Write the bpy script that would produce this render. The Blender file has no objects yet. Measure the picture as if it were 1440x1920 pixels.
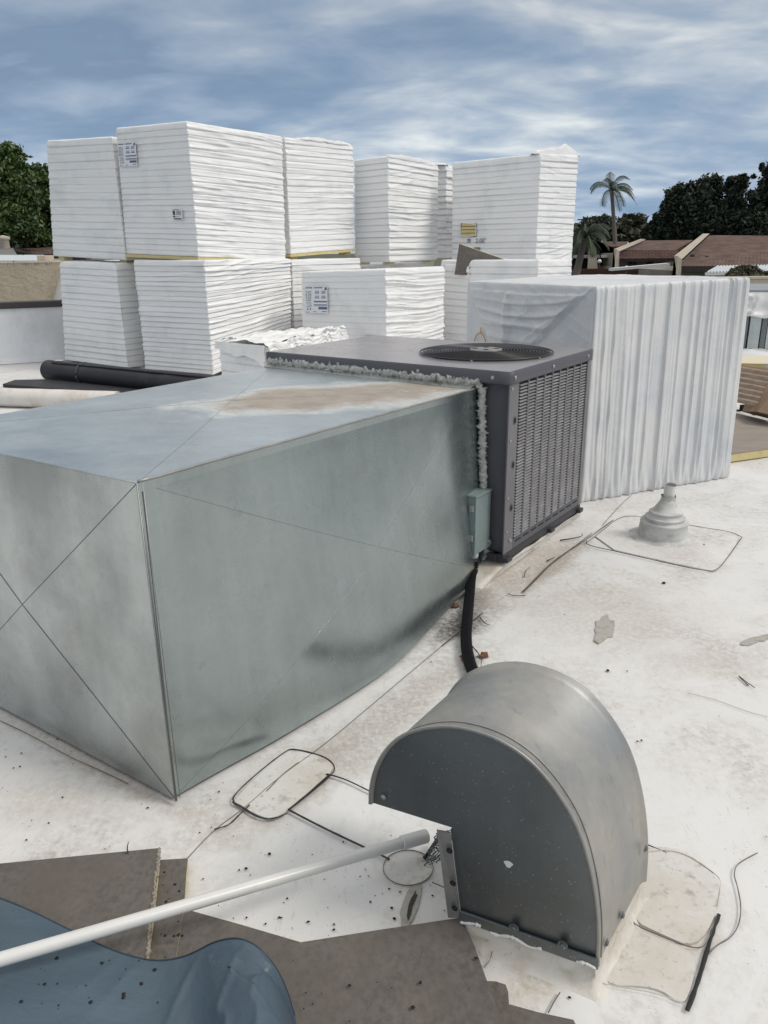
import bpy, bmesh, math, random
import numpy as np
from math import sin, cos, pi, radians
from mathutils import Vector
random.seed(7); RNG = np.random.RandomState(7)
S = bpy.context.scene; COL = S.collection

# ------------------------------------------------------------------ camera
H = 1.35; FPX = 1442.0
PITCH = math.atan((960 - 470) / FPX); ROLL = radians(0.8)
fwd = np.array([0, cos(PITCH), -sin(PITCH)]); rt = np.array([1., 0, 0]); upv = np.cross(rt, fwd)
r2 = cos(ROLL) * rt - sin(ROLL) * upv; u2 = cos(ROLL) * upv + sin(ROLL) * rt
CAM = np.array([0, 0, H])
cd = bpy.data.cameras.new("camera"); cam = bpy.data.objects.new("camera", cd); COL.objects.link(cam)
cd.sensor_fit = 'VERTICAL'; cd.sensor_height = 36; cd.lens = 36 * FPX / 1920; cd.clip_end = 3000; cd.clip_start = 0.02
from mathutils import Matrix
cam.matrix_world = Matrix(((r2[0], u2[0], -fwd[0], 0), (r2[1], u2[1], -fwd[1], 0), (r2[2], u2[2], -fwd[2], H), (0, 0, 0, 1)))
S.camera = cam

# ------------------------------------------------------------------ sky and sun
SUN_AZ, SUN_EL = radians(72), radians(48)          # azimuth from +Y towards +X
W = bpy.data.worlds.new("World"); S.world = W; W.use_nodes = True
nt = W.node_tree; nt.nodes.clear()
def N(t, tree, **k):
    n = tree.nodes.new(t)
    for a, b in k.items(): setattr(n, a, b)
    return n
def mathn(tree, op, a, b=None, clamp=False):
    n = N('ShaderNodeMath', tree, operation=op); n.use_clamp = clamp
    for i, v in enumerate((a, b)):
        if v is None: continue
        if isinstance(v, (int, float)): n.inputs[i].default_value = v
        else: tree.links.new(v, n.inputs[i])
    return n.outputs[0]
def ramp(tree, fac, stops, interp='LINEAR'):
    n = N('ShaderNodeValToRGB', tree); cr = n.color_ramp; cr.interpolation = interp
    while len(cr.elements) < len(stops): cr.elements.new(0.5)
    for e, (p, c) in zip(cr.elements, stops):
        e.position = p; e.color = (c[0], c[1], c[2], 1) if hasattr(c, '__len__') else (c, c, c, 1)
    tree.links.new(fac, n.inputs[0]); return n.outputs[0]
def mixc(tree, fac, a, b, mode='MIX'):
    n = N('ShaderNodeMix', tree, data_type='RGBA', blend_type=mode)
    for i, v in ((0, fac), (6, a), (7, b)):
        if isinstance(v, (int, float)): n.inputs[i].default_value = v
        elif isinstance(v, (tuple, list)): n.inputs[i].default_value = (v[0], v[1], v[2], 1)
        else: tree.links.new(v, n.inputs[i])
    return n.outputs[2]
out = N('ShaderNodeOutputWorld', nt); bg = N('ShaderNodeBackground', nt); bg.inputs[1].default_value = 0.1
nt.links.new(bg.outputs[0], out.inputs[0])
sky = N('ShaderNodeTexSky', nt, sky_type='NISHITA'); sky.sun_disc = False
sky.sun_elevation = SUN_EL; sky.sun_rotation = SUN_AZ
tc = N('ShaderNodeTexCoord', nt); sep = N('ShaderNodeSeparateXYZ', nt); nt.links.new(tc.outputs['Generated'], sep.inputs[0])
zc = mathn(nt, 'ADD', mathn(nt, 'MAXIMUM', sep.outputs[2], 0.0), 0.22)
cx = mathn(nt, 'DIVIDE', sep.outputs[0], zc); cy = mathn(nt, 'DIVIDE', sep.outputs[1], zc)
cmb = N('ShaderNodeCombineXYZ', nt); nt.links.new(cx, cmb.inputs[0]); nt.links.new(cy, cmb.inputs[1])
mp = N('ShaderNodeMapping', nt); nt.links.new(cmb.outputs[0], mp.inputs[0])
mp.inputs['Rotation'].default_value = (0, 0, radians(-8)); mp.inputs['Scale'].default_value = (1.0, 1.5, 1); mp.inputs['Location'].default_value = (3.6, 1.3, 0)
n1 = N('ShaderNodeTexNoise', nt); n1.inputs['Scale'].default_value = 0.75; n1.inputs['Detail'].default_value = 5; n1.inputs['Roughness'].default_value = 0.5; n1.inputs['Distortion'].default_value = 0.1
n2 = N('ShaderNodeTexNoise', nt); n2.inputs['Scale'].default_value = 2.7; n2.inputs['Detail'].default_value = 10; n2.inputs['Roughness'].default_value = 0.53; n2.inputs['Distortion'].default_value = 0.25
for n in (n1, n2): nt.links.new(mp.outputs[0], n.inputs[0])
cl = mathn(nt, 'ADD', mathn(nt, 'MULTIPLY', n1.outputs[0], 0.52), mathn(nt, 'MULTIPLY', n2.outputs[0], 0.48))
cloud = ramp(nt, cl, [(0.38, (1.8, 2.5, 3.55)), (0.445, (2.35, 3.1, 4.15)), (0.505, (3.05, 3.7, 4.6)), (0.56, (4.1, 4.6, 5.2)), (0.635, (6.3, 6.5, 6.5))])
clear = mixc(nt, 0.35, (1.9, 3.3, 4.9), sky.outputs[0])
mask = ramp(nt, n2.outputs[0], [(0.34, 0.88), (0.46, 1.0)])
col = mixc(nt, mask, clear, cloud)
# a band of paler cloud low over the horizon, and the overcast sky getting brighter towards the zenith (as overcast skies do)
lift = ramp(nt, sep.outputs[2], [(0.0, 1.12), (0.09, 1.1), (0.27, 1.0), (0.55, 1.65), (1.0, 2.1)], 'EASE')
warm = ramp(nt, sep.outputs[2], [(0.0, (0.93, 1.0, 1.05)), (0.25, (1, 1, 1)), (0.6, (1.22, 1.0, 0.80)), (1.0, (1.25, 1.0, .78))])
col = mixc(nt, 1.0, col, lift, 'MULTIPLY'); col = mixc(nt, 1.0, col, warm, 'MULTIPLY')
nt.links.new(col, bg.inputs[0])
sl = bpy.data.lights.new("sun", 'SUN'); sun = bpy.data.objects.new("sun", sl); COL.objects.link(sun)
sl.energy = 1.5; sl.angle = radians(16); sl.color = (1.0, 0.95, 0.88)
sd = Vector((sin(SUN_AZ) * cos(SUN_EL), cos(SUN_AZ) * cos(SUN_EL), sin(SUN_EL)))
# the bright break in the clouds stands to the right, slightly towards the camera
sd = Vector((sin(radians(105)) * cos(SUN_EL), cos(radians(105)) * cos(SUN_EL), sin(SUN_EL))); sky.sun_rotation = radians(105)
sun.rotation_euler = sd.to_track_quat('Z', 'Y').to_euler()
V = S.view_settings; V.view_transform = 'Standard'; V.look = 'None'; V.exposure = 0.22; V.gamma = 1; V.use_curve_mapping = False

# ------------------------------------------------------------------ measuring helpers (pixel of the photo -> a place in the world)
def proj(P):
    d = np.array(P, float) - CAM; z = d @ fwd
    return 720 + FPX * (d @ r2) / z, 960 - FPX * (d @ u2) / z
def ray(x, y):
    d = fwd * FPX + r2 * (x - 720) - u2 * (y - 960); return d / np.linalg.norm(d)
def g(x, y, z=0.):
    d = ray(x, y); return CAM + d * ((z - H) / d[2])
def at(x, y, Y):
    d = ray(x, y); return CAM + d * (Y / d[1])
def onplane(x, y, P, n):
    d = ray(x, y); n = np.array(n, float); return CAM + d * (((np.array(P) - CAM) @ n) / (d @ n))
def hgt(P, y):
    lo, hi = -3, 12
    for _ in range(50):
        m = (lo + hi) / 2
        if proj([P[0], P[1], m])[1] > y: lo = m
        else: hi = m
    return m
def along(Nn, deg, x):
    D = np.array([cos(radians(deg)), sin(radians(deg)), 0]); s = 1 if x > proj(Nn)[0] else -1; lo, hi = 0, 6
    for _ in range(40):
        m = (lo + hi) / 2
        if (proj(Nn + D * m)[0] - x) * s > 0: hi = m
        else: lo = m
    return Nn + D * m
def edgefit(x, yt, yb, h):
    d = ray(x, yb); lo, hi = 2, 40
    for _ in range(60):
        m = (lo + hi) / 2; P = CAM + d * m
        if proj(P + [0, 0, h])[1] < yt: lo = m
        else: hi = m
    return P

# ------------------------------------------------------------------ noise
def _h(ix, iy, s):
    n = (ix * 374761393 + iy * 668265263 + s * 974634777) & 0xffffffff
    n = ((n ^ (n >> 13)) * 1274126177) & 0xffffffff
    return ((n ^ (n >> 16)) & 0xffff) / 65535.0
def vn(x, y, s=0):
    x = np.asarray(x, float); y = np.asarray(y, float)
    ix = np.floor(x).astype(np.int64); iy = np.floor(y).astype(np.int64); fx = x - ix; fy = y - iy
    fx = fx * fx * (3 - 2 * fx); fy = fy * fy * (3 - 2 * fy)
    a = _h(ix, iy, s); b = _h(ix + 1, iy, s); c = _h(ix, iy + 1, s); d = _h(ix + 1, iy + 1, s)
    return (a * (1 - fx) + b * fx) * (1 - fy) + (c * (1 - fx) + d * fx) * fy
def fbm(x, y, s=0, o=4):
    t = 0; a = 0.5
    for i in range(o): t = t + a * vn(x, y, s + i * 17); x = np.asarray(x) * 2.03; y = np.asarray(y) * 2.03; a *= 0.5
    return t / (1 - 0.5 ** o)

# ------------------------------------------------------------------ materials
MATS = {}
def mat(name, base, rough=0.6, metal=0.0, var=None, var2=None, bump=None, bump2=None, spec=0.5, coords='Object', rvar=None, sub=0, alpha=None):
    """var = (scale, colour, lo, hi[, stretch]) mixes a colour in where noise is high"""
    if name in MATS: return MATS[name]
    m = bpy.data.materials.new(name); m.use_nodes = True; t = m.node_tree; b = t.nodes['Principled BSDF']
    tcn = N('ShaderNodeTexCoord', t)
    def noise(sc, det=6, rg=0.6, st=(1, 1, 1), off=0):
        mpn = N('ShaderNodeMapping', t); t.links.new(tcn.outputs[coords], mpn.inputs[0]); mpn.inputs['Scale'].default_value = st; mpn.inputs['Location'].default_value = (off, off * 1.7, off * .3)
        n = N('ShaderNodeTexNoise', t); n.inputs['Scale'].default_value = sc; n.inputs['Detail'].default_value = det; n.inputs['Roughness'].default_value = rg
        t.links.new(mpn.outputs[0], n.inputs[0]); return n.outputs[0]
    c = tuple(base)
    vs = [v for v in ((var or []) if isinstance(var, list) else [var]) if v] + ([var2] if var2 else [])
    for i, v in enumerate(vs):
        sc, cc, lo, hi = v[:4]; st = v[4] if len(v) > 4 else (1, 1, 1)
        amt = v[5] if len(v) > 5 else 1.0
        f = ramp(t, noise(sc, 8, 0.65, st, i * 3.1), [(lo, 0.0), (hi, amt)])
        c = mixc(t, f, c, cc)
    if isinstance(c, tuple): b.inputs['Base Color'].default_value = (*c, 1)
    else: t.links.new(c, b.inputs['Base Color'])
    b.inputs['Roughness'].default_value = rough; b.inputs['Metallic'].default_value = metal
    b.inputs['Specular IOR Level'].default_value = spec
    if rvar:
        sc, lo, hi = rvar; t.links.new(ramp(t, noise(sc, 6, .6, off=9), [(0.3, lo), (0.7, hi)]), b.inputs['Roughness'])
    nrm = None
    for bb in (bump, bump2):
        if not bb: continue
        sc, st_, dist = bb[:3]; st = bb[3] if len(bb) > 3 else (1, 1, 1)
        bn = N('ShaderNodeBump', t); bn.inputs['Strength'].default_value = st_; bn.inputs['Distance'].default_value = dist
        t.links.new(noise(sc, 5, 0.6, st, 5), bn.inputs['Height'])
        if nrm: t.links.new(nrm, bn.inputs['Normal'])
        nrm = bn.outputs[0]
    if nrm: t.links.new(nrm, b.inputs['Normal'])
    if sub:
        b.inputs['Subsurface Weight'].default_value = sub; b.inputs['Subsurface Radius'].default_value = (.02, .02, .02)
    MATS[name] = m; return m
M = {}
M['film'] = mat('wrap_film', (.83, .83, .825), .33, var=[(2.2, (.66, .67, .68), .5, .8), (9, (.5, .47, .43), .70, .82, (1, 1, 1), .5)], bump=(60, .25, .004, (1, 1, 2.4)), bump2=(9, .25, .012, (.5, .5, 2)))
M['filmgrey'] = mat('aged_wrap_film', (.66, .66, .655), .38, var=[(3, (.55, .57, .6), .45, .7), (10, (.45, .42, .37), .62, .8, (1, 1, .5), .6)], bump=(30, .3, .006, (1, 1, .4)), bump2=(8, .35, .02))
M['foam'] = mat('foam_board', (.62, .52, .27), .85, var=(12, (.5, .4, .2), .5, .7), bump=(80, .4, .003))
M['facer'] = mat('brown_paper_facer', (.14, .127, .115), .75, var=[(75, (.088, .080, .074), .42, .62, (1, .8, 1)), (5, (.19, .168, .145), .5, .8), (2, (.115, .10, .088), .5, .7)], bump=(90, .3, .002))
M['facer_lt'] = mat('tan_paper_facer', (.27, .235, .205), .8, var=[(4, (.22, .19, .165), .4, .7, (1, 3, 1))], bump=(60, .2, .002))
M['cardboard'] = mat('cardboard', (.20, .135, .085), .85, var=(6, (.15, .10, .065), .4, .7), bump=(40, .2, .003))
M['black'] = mat('black_rubber', (.008, .008, .009), .5, spec=.3, bump=(30, .3, .004))
M['blackmem'] = mat('black_membrane', (.017, .018, .022), .55, var=(6, (.035, .037, .042), .5, .75), bump=(18, .3, .008))
M['sealblk'] = mat('black_sealant', (.012, .011, .011), .35, bump=(90, .4, .003))
M['pencil'] = mat('grey_seam_dirt', (.16, .14, .12), .9)
M['mastic'] = mat('grey_mastic', (.50, .50, .47), .65, var=(50, (.25, .24, .22), .5, .75), bump=(120, .6, .006))
M['pvc'] = mat('white_pvc', (.66, .66, .64), .3, var=[(10, (.5, .48, .45), .58, .8), (3, (.58, .58, .57), .4, .7)], bump=(40, .08, .002))
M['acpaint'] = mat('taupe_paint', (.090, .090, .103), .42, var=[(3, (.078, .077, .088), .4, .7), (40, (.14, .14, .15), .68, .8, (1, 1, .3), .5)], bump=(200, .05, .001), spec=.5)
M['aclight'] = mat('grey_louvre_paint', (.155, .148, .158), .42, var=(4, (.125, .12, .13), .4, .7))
M['actop'] = mat('sky_lightened_lid_paint', (.27, .255, .265), .22, var=[(3.5, (.33, .32, .33), .55, .75), (2, (.19, .18, .19), .5, .7)], spec=.6)  # lid colour raised above the cabinet's to carry the sky's reflection
M['dark'] = mat('dark_interior', (.012, .012, .014), .8)
M['coil'] = mat('coil_fins', (.42, .43, .43), .45, metal=.6, bump=(300, .4, .002, (1, 1, .1)))
M['wire'] = mat('black_wire', (.02, .02, .022), .35)
M['metal'] = mat('bare_metal', (.5, .5, .48), .35, metal=.9)
M['boxpaint'] = mat('grey_green_paint', (.20, .25, .245), .4, var=(8, (.16, .2, .2), .45, .7))
M['tarp'] = mat('slate_blue_membrane', (.060, .092, .122), .46, var=[(2.5, (.075, .115, .15), .4, .7), (14, (.13, .13, .14), .70, .85, (1, 2, 1), .6)], bump=(22, .18, .012), bump2=(5, .25, .03, (1, 2, 1)))
M['shdark'] = mat('dark_shingle', (.025, .021, .020), .9, bump=(40, .5, .01))
M['coping'] = mat('brown_coping', (.040, .033, .032), .5, var=(4, (.055, .045, .042), .4, .7))
M['stucco'] = mat('tan_stucco', (.47, .405, .31), .9, var=[(3, (.40, .345, .27), .4, .7)], bump=(9, .9, .03, (1, 1, 1.5)), bump2=(40, .5, .01))
M['stucco2'] = mat('cream_stucco', (.44, .39, .32), .9, var=(.5, (.38, .335, .28), .4, .7), bump=(3, .4, .05))
M['wallgrey'] = mat('greige_wall', (.26, .235, .205), .9, var=(.7, (.21, .19, .17), .4, .7))
M['wood'] = mat('pallet_wood', (.26, .20, .155), .85, var=[(8, (.15, .11, .085), .45, .7, (1, 6, 6)), (30, (.34, .28, .23), .55, .75)], bump=(30, .5, .005, (1, 6, 6)))
M['fence'] = mat('red_brown_fence', (.085, .032, .022), .85)
M['white'] = mat('white_paint', (.72, .72, .70), .4)
M['bark'] = mat('bark', (.075, .062, .05), .95, bump=(6, .6, .05))
M['palmbark'] = mat('grey_palm_bark', (.16, .145, .13), .95, bump=(4, .6, .05, (1, 1, 6)))
M['leaf'] = mat('green_foliage', (.075, .125, .030), .55, var=(.9, (.035, .068, .018), .45, .6))
M['leafdk'] = mat('dark_foliage', (.020, .030, .017), .7, var=(.3, (.045, .058, .030), .5, .68))
M['leafgrey'] = mat('grey_green_foliage', (.060, .070, .048), .8, var=(.2, (.09, .085, .06), .45, .65))  # muted grey-green leaf colour of the low far trees
M['frond'] = mat('palm_frond', (.038, .060, .028), .6, var=(.8, (.07, .075, .045), .5, .7))
M['glass'] = mat('dark_window_glass', (.02, .025, .03), .12)
M['doorbr'] = mat('brown_door', (.035, .018, .014), .6)
M['orange'] = mat('orange_marker', (.50, .26, .05), .6)
M['ink'] = mat('blue_grey_ink', (.10, .13, .26), .7)
M['inkblk'] = mat('black_ink', (.04, .04, .05), .7)
M['paper'] = mat('label_paper', (.76, .77, .79), .5)
M['deadleaf'] = mat('dead_leaf', (.16, .055, .022), .8, var=(60, (.08, .035, .02), .45, .7))
M['twig'] = mat('twig', (.05, .038, .03), .9)
M['grit'] = mat('black_grit', (.015, .014, .014), .9)
M['asph'] = mat('asphalt', (.06, .06, .06), .9, var=(1, (.08, .08, .08), .4, .7))
M['lawn'] = mat('far_ground', (.07, .085, .045), .95, var=(.2, (.10, .10, .07), .45, .65))

def shingle(name, c1, c2, row, colw, scale=1):
    m = bpy.data.materials.new(name); m.use_nodes = True; t = m.node_tree; b = t.nodes['Principled BSDF']
    tcn = N('ShaderNodeTexCoord', t); br = N('ShaderNodeTexBrick', t); t.links.new(tcn.outputs['UV'], br.inputs[0])
    br.inputs['Color1'].default_value = (*c1, 1); br.inputs['Color2'].default_value = (*c2, 1); br.inputs['Mortar'].default_value = (c2[0] * .3, c2[1] * .3, c2[2] * .3, 1)
    br.inputs['Scale'].default_value = 1; br.inputs['Brick Width'].default_value = colw; br.inputs['Row Height'].default_value = row; br.inputs['Mortar Size'].default_value = .018; br.inputs['Mortar Smooth'].default_value = .3
    n = N('ShaderNodeTexNoise', t); n.inputs['Scale'].default_value = 1.3; n.inputs['Detail'].default_value = 8; t.links.new(tcn.outputs['UV'], n.inputs[0])
    c = mixc(t, 1.0, br.outputs[0], ramp(t, n.outputs[0], [(.3, .65), (.7, 1.3)]), 'MULTIPLY')
    t.links.new(c, b.inputs['Base Color']); b.inputs['Roughness'].default_value = .95
    bn = N('ShaderNodeBump', t); bn.inputs['Distance'].default_value = .03; t.links.new(br.outputs[1], bn.inputs['Height']); bn.invert = True; t.links.new(bn.outputs[0], b.inputs['Normal'])
    return m
M['shingle'] = shingle('brown_shingle', (.175, .108, .080), (.115, .070, .054), .14, .33)
M['shinglem'] = shingle('brown_mansard_shingle', (.11, .058, .045), (.075, .04, .033), .14, .33)

def galv(name, base, rough, rust=None, vert=True, speck=0., patina=0., blt=(.90, 1.06)):
    m = bpy.data.materials.new(name); m.use_nodes = True; t = m.node_tree; b = t.nodes['Principled BSDF']
    tcn = N('ShaderNodeTexCoord', t); mpn = N('ShaderNodeMapping', t); t.links.new(tcn.outputs['Object'], mpn.inputs[0])
    def noise(sc, det=6, rg=.6, st=(1, 1, 1)):
        q = N('ShaderNodeMapping', t); t.links.new(tcn.outputs['Object'], q.inputs[0]); q.inputs['Scale'].default_value = st
        n = N('ShaderNodeTexNoise', t); n.inputs['Scale'].default_value = sc; n.inputs['Detail'].default_value = det; n.inputs['Roughness'].default_value = rg; t.links.new(q.outputs[0], n.inputs[0]); return n.outputs[0]
    vo = N('ShaderNodeTexVoronoi', t); vo.inputs['Scale'].default_value = 70; t.links.new(mpn.outputs[0], vo.inputs[0])
    bwv = N('ShaderNodeSeparateColor', t); t.links.new(vo.outputs['Color'], bwv.inputs[0])
    span = ramp(t, bwv.outputs[0], [(0, .975), (1, 1.025)])
    c = mixc(t, 1.0, base, span, 'MULTIPLY')
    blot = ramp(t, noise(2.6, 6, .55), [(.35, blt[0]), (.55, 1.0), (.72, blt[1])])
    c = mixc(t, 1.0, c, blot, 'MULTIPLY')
    strk = ramp(t, noise(14, 6, .7, (1, 1, .07)), [(.3, .93), (.7, 1.05)])
    c = mixc(t, 1.0, c, strk, 'MULTIPLY')
    smudge = ramp(t, noise(7, 9, .75), [(.60, 0.), (.76, .55)])
    c = mixc(t, smudge, c, tuple(x * .55 for x in base))
    b.inputs['Metallic'].default_value = .88
    if patina:
        pf = mathn(t, 'MULTIPLY', ramp(t, noise(3.6, 7, .65, (1, 1, .6)), [(.40, 0.), (.62, patina)]), ramp(t, noise(45, 8, .75), [(.32, .45), (.62, 1.)]))
        c = mixc(t, pf, c, (.40, .365, .31)); t.links.new(mathn(t, 'SUBTRACT', .88, mathn(t, 'MULTIPLY', pf, .8)), b.inputs['Metallic'])
        run = mathn(t, 'MULTIPLY', ramp(t, noise(26, 6, .7, (1, 1, .08)), [(.58, 0.), (.70, .35)]), 1.0); c = mixc(t, run, c, (.16, .16, .155))
    rv = ramp(t, noise(5, 6, .6), [(.3, rough - .07), (.7, rough + .09)])
    if speck:
        v2 = N('ShaderNodeTexVoronoi', t); v2.inputs['Scale'].default_value = 95; t.links.new(mpn.outputs[0], v2.inputs[0])
        sm = mathn(t, 'MULTIPLY', ramp(t, v2.outputs['Distance'], [(.05, 1.0), (.20, 0.)]), ramp(t, noise(60, 3, .6), [(.42, 0.), (.6, speck * .55)]))
        c = mixc(t, sm, c, (.5, .52, .52))
    if rust:                                   # dried puddle of dirt and white oxide on the lid
        (rx, ry, ra, sa, sb) = rust
        q = N('ShaderNodeMapping', t, vector_type='TEXTURE'); t.links.new(tcn.outputs['Object'], q.inputs[0]); q.inputs['Location'].default_value = (rx, ry, .84); q.inputs['Rotation'].default_value = (0, 0, ra); q.inputs['Scale'].default_value = (sa, sb, 1)
        ln = N('ShaderNodeVectorMath', t, operation='LENGTH'); t.links.new(q.outputs[0], ln.inputs[0])
        d = mathn(t, 'ADD', ln.outputs[1], mathn(t, 'MULTIPLY', mathn(t, 'SUBTRACT', noise(4.5, 6, .6), .5), 1.1))
        ox = mathn(t, 'MULTIPLY', ramp(t, d, [(.75, 1.), (1.9, 0.)]), ramp(t, noise(80, 8, .8), [(.38, 0.), (.56, 1.)]))
        c = mixc(t, ox, c, (.62, .64, .62))
        dirt = ramp(t, d, [(.52, .88), (.66, .62), (.82, 0.)])
        dcol = mixc(t, ramp(t, noise(11, 8, .7), [(.35, 0.), (.65, 1.)]), (.36, .30, .245), (.25, .21, .175))
        c = mixc(t, dirt, c, dcol)
        rim = mathn(t, 'MULTIPLY', ramp(t, d, [(.62, 0.), (.74, .8), (.86, 0.)]), ramp(t, noise(30, 8, .7), [(.4, 0.), (.6, 1.)]))
        c = mixc(t, rim, c, (.50, .49, .45))
        mm = mathn(t, 'MULTIPLY', mathn(t, 'SUBTRACT', 1.0, mathn(t, 'MAXIMUM', dirt, ox), clamp=True), .85)
        t.links.new(mm, b.inputs['Metallic'])
        rv = mathn(t, 'ADD', rv, mathn(t, 'MULTIPLY', mathn(t, 'MAXIMUM', dirt, ox), .4))
    t.links.new(c, b.inputs['Base Color']); t.links.new(rv, b.inputs['Roughness'])
    bn = N('ShaderNodeBump', t); bn.inputs['Strength'].default_value = .35; bn.inputs['Distance'].default_value = .02; t.links.new(noise(1.6, 3, .5), bn.inputs['Height'])
    b2 = N('ShaderNodeBump', t); b2.inputs['Strength'].default_value = .05; b2.inputs['Distance'].default_value = .002; t.links.new(noise(120, 3, .6), b2.inputs['Height']); t.links.new(bn.outputs[0], b2.inputs['Normal'])
    t.links.new(b2.outputs[0], b.inputs['Normal'])
    return m
M['galv'] = galv('galvanised_steel', (.50, .535, .53), .28, blt=(.68, 1.14))  # strong blotches put the end panel's reflection gradient into its colour
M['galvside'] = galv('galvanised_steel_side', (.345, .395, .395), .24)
M['galvhood'] = galv('weathered_galvanised_steel', (.345, .352, .35), .5, patina=.75)
M['galvdk'] = galv('dull_shaded_galvanised_steel', (.205, .222, .228), .5, speck=1.6)  # darker copy of the hood steel; the near plate's shade is in its colour

def membrane_mat():
    m = bpy.data.materials.new('white_roof_membrane'); m.use_nodes = True; t = m.node_tree; b = t.nodes['Principled BSDF']
    tcn = N('ShaderNodeTexCoord', t)
    def noise(sc, det=8, rg=.65, st=(1, 1, 1), off=0, dist=0):
        q = N('ShaderNodeMapping', t); t.links.new(tcn.outputs['Object'], q.inputs[0]); q.inputs['Scale'].default_value = st; q.inputs['Location'].default_value = (off, off, 0)
        n = N('ShaderNodeTexNoise', t); n.inputs['Scale'].default_value = sc; n.inputs['Detail'].default_value = det; n.inputs['Roughness'].default_value = rg; n.inputs['Distortion'].default_value = dist; t.links.new(q.outputs[0], n.inputs[0]); return n.outputs[0]
    c = (.715, .715, .71)
    c = mixc(t, ramp(t, noise(1.1, 5, .6, off=2), [(.38, 0.), (.66, .8)]), c, (.67, .665, .655))
    grime = mathn(t, 'MULTIPLY', ramp(t, noise(2.3, 8, .7, off=7, dist=.6), [(.44, 0.), (.66, .9)]), ramp(t, noise(38, 8, .75, off=1), [(.42, .15), (.60, 1.)]))
    c = mixc(t, grime, c, (.43, .405, .37))
    scuff = ramp(t, noise(55, 9, .8, (1, .28, 1), 4), [(.57, 0.), (.70, .5)])
    c = mixc(t, scuff, c, (.36, .33, .30))
    scuff2 = ramp(t, noise(34, 9, .82, (.3, 1, 1), 8, 1.2), [(.62, 0.), (.70, .35)])
    c = mixc(t, scuff2, c, (.34, .32, .30))
    dots = mathn(t, 'MULTIPLY', ramp(t, noise(170, 2, .5, off=3), [(.70, 0.), (.74, .8)]), ramp(t, noise(6, 4, .6, off=11), [(.45, 0.), (.6, 1.)]))
    c = mixc(t, dots, c, (.15, .13, .12))
    # shaped grime: where water stands beside the duct and the curbs
    for (px, py, ra, sa, sb, colr, am) in STAINS:
        q = N('ShaderNodeMapping', t, vector_type='TEXTURE'); t.links.new(tcn.outputs['Object'], q.inputs[0]); q.inputs['Location'].default_value = (px, py, 0); q.inputs['Rotation'].default_value = (0, 0, ra); q.inputs['Scale'].default_value = (sa, sb, 1)
        ln = N('ShaderNodeVectorMath', t, operation='LENGTH'); t.links.new(q.outputs[0], ln.inputs[0])
        d = mathn(t, 'ADD', ln.outputs[1], mathn(t, 'MULTIPLY', mathn(t, 'SUBTRACT', noise(11, 7, .7), .5), 1.2))
        f = mathn(t, 'MULTIPLY', ramp(t, d, [(.35, am), (1.1, 0.)]), ramp(t, noise(60, 8, .8, off=6), [(.36, .2), (.6, 1.)]))
        c = mixc(t, f, c, colr)
    t.links.new(c, b.inputs['Base Color']); b.inputs['Roughness'].default_value = .55; b.inputs['Specular IOR Level'].default_value = .35
    bn = N('ShaderNodeBump', t); bn.inputs['Strength'].default_value = .22; bn.inputs['Distance'].default_value = .006; t.links.new(noise(26, 6, .7, off=9), bn.inputs['Height']); t.links.new(bn.outputs[0], b.inputs['Normal'])
    return m
def gs(x, y): p = g(x, y); return (p[0], p[1])
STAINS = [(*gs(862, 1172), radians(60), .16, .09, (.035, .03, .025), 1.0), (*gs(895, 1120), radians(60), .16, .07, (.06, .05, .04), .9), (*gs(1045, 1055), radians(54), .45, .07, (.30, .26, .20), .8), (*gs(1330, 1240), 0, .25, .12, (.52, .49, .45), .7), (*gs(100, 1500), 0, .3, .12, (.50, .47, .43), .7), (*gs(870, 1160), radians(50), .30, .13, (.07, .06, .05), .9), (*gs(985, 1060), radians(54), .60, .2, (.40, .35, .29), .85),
          (*gs(1250, 1030), 0, .26, .2, (.45, .40, .34), .5), (*gs(1250, 1700), radians(60), .22, .13, (.45, .38, .29), .8),
          (*gs(530, 1470), radians(50), .30, .15, (.46, .42, .37), .9), (*gs(720, 1350), radians(52), .55, .13, (.38, .34, .30), .85),
          (*gs(1010, 1830), radians(30), .12, .06, (.42, .36, .28), .8), (*gs(190, 1440), radians(146), .6, .05, (.38, .33, .28), .7),
          (*gs(770, 1630), 0, .10, .08, (.45, .41, .36), .6), (*gs(1130, 1150), 0, .6, .4, (.50, .47, .43), .7)]
M['mem'] = membrane_mat()
M['patch'] = mat('patch_membrane', (.64, .635, .615), .5, var=[(4, (.55, .51, .45), .4, .62), (22, (.38, .34, .29), .55, .72), (80, (.35, .31, .27), .58, .72)], bump=(24, .25, .006))
M['curb'] = mat('curb_flashing', (.66, .64, .60), .5, var=[(7, (.48, .42, .34), .46, .66), (30, (.30, .25, .19), .60, .75), (14, (.24, .18, .12), .62, .75, (1, 1, .3))], bump=(15, .4, .01))
M['memroll'] = mat('stained_white_membrane', (.68, .65, .61), .55, var=[(5, (.52, .46, .40), .45, .7)], bump=(12, .2, .01))

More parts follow.
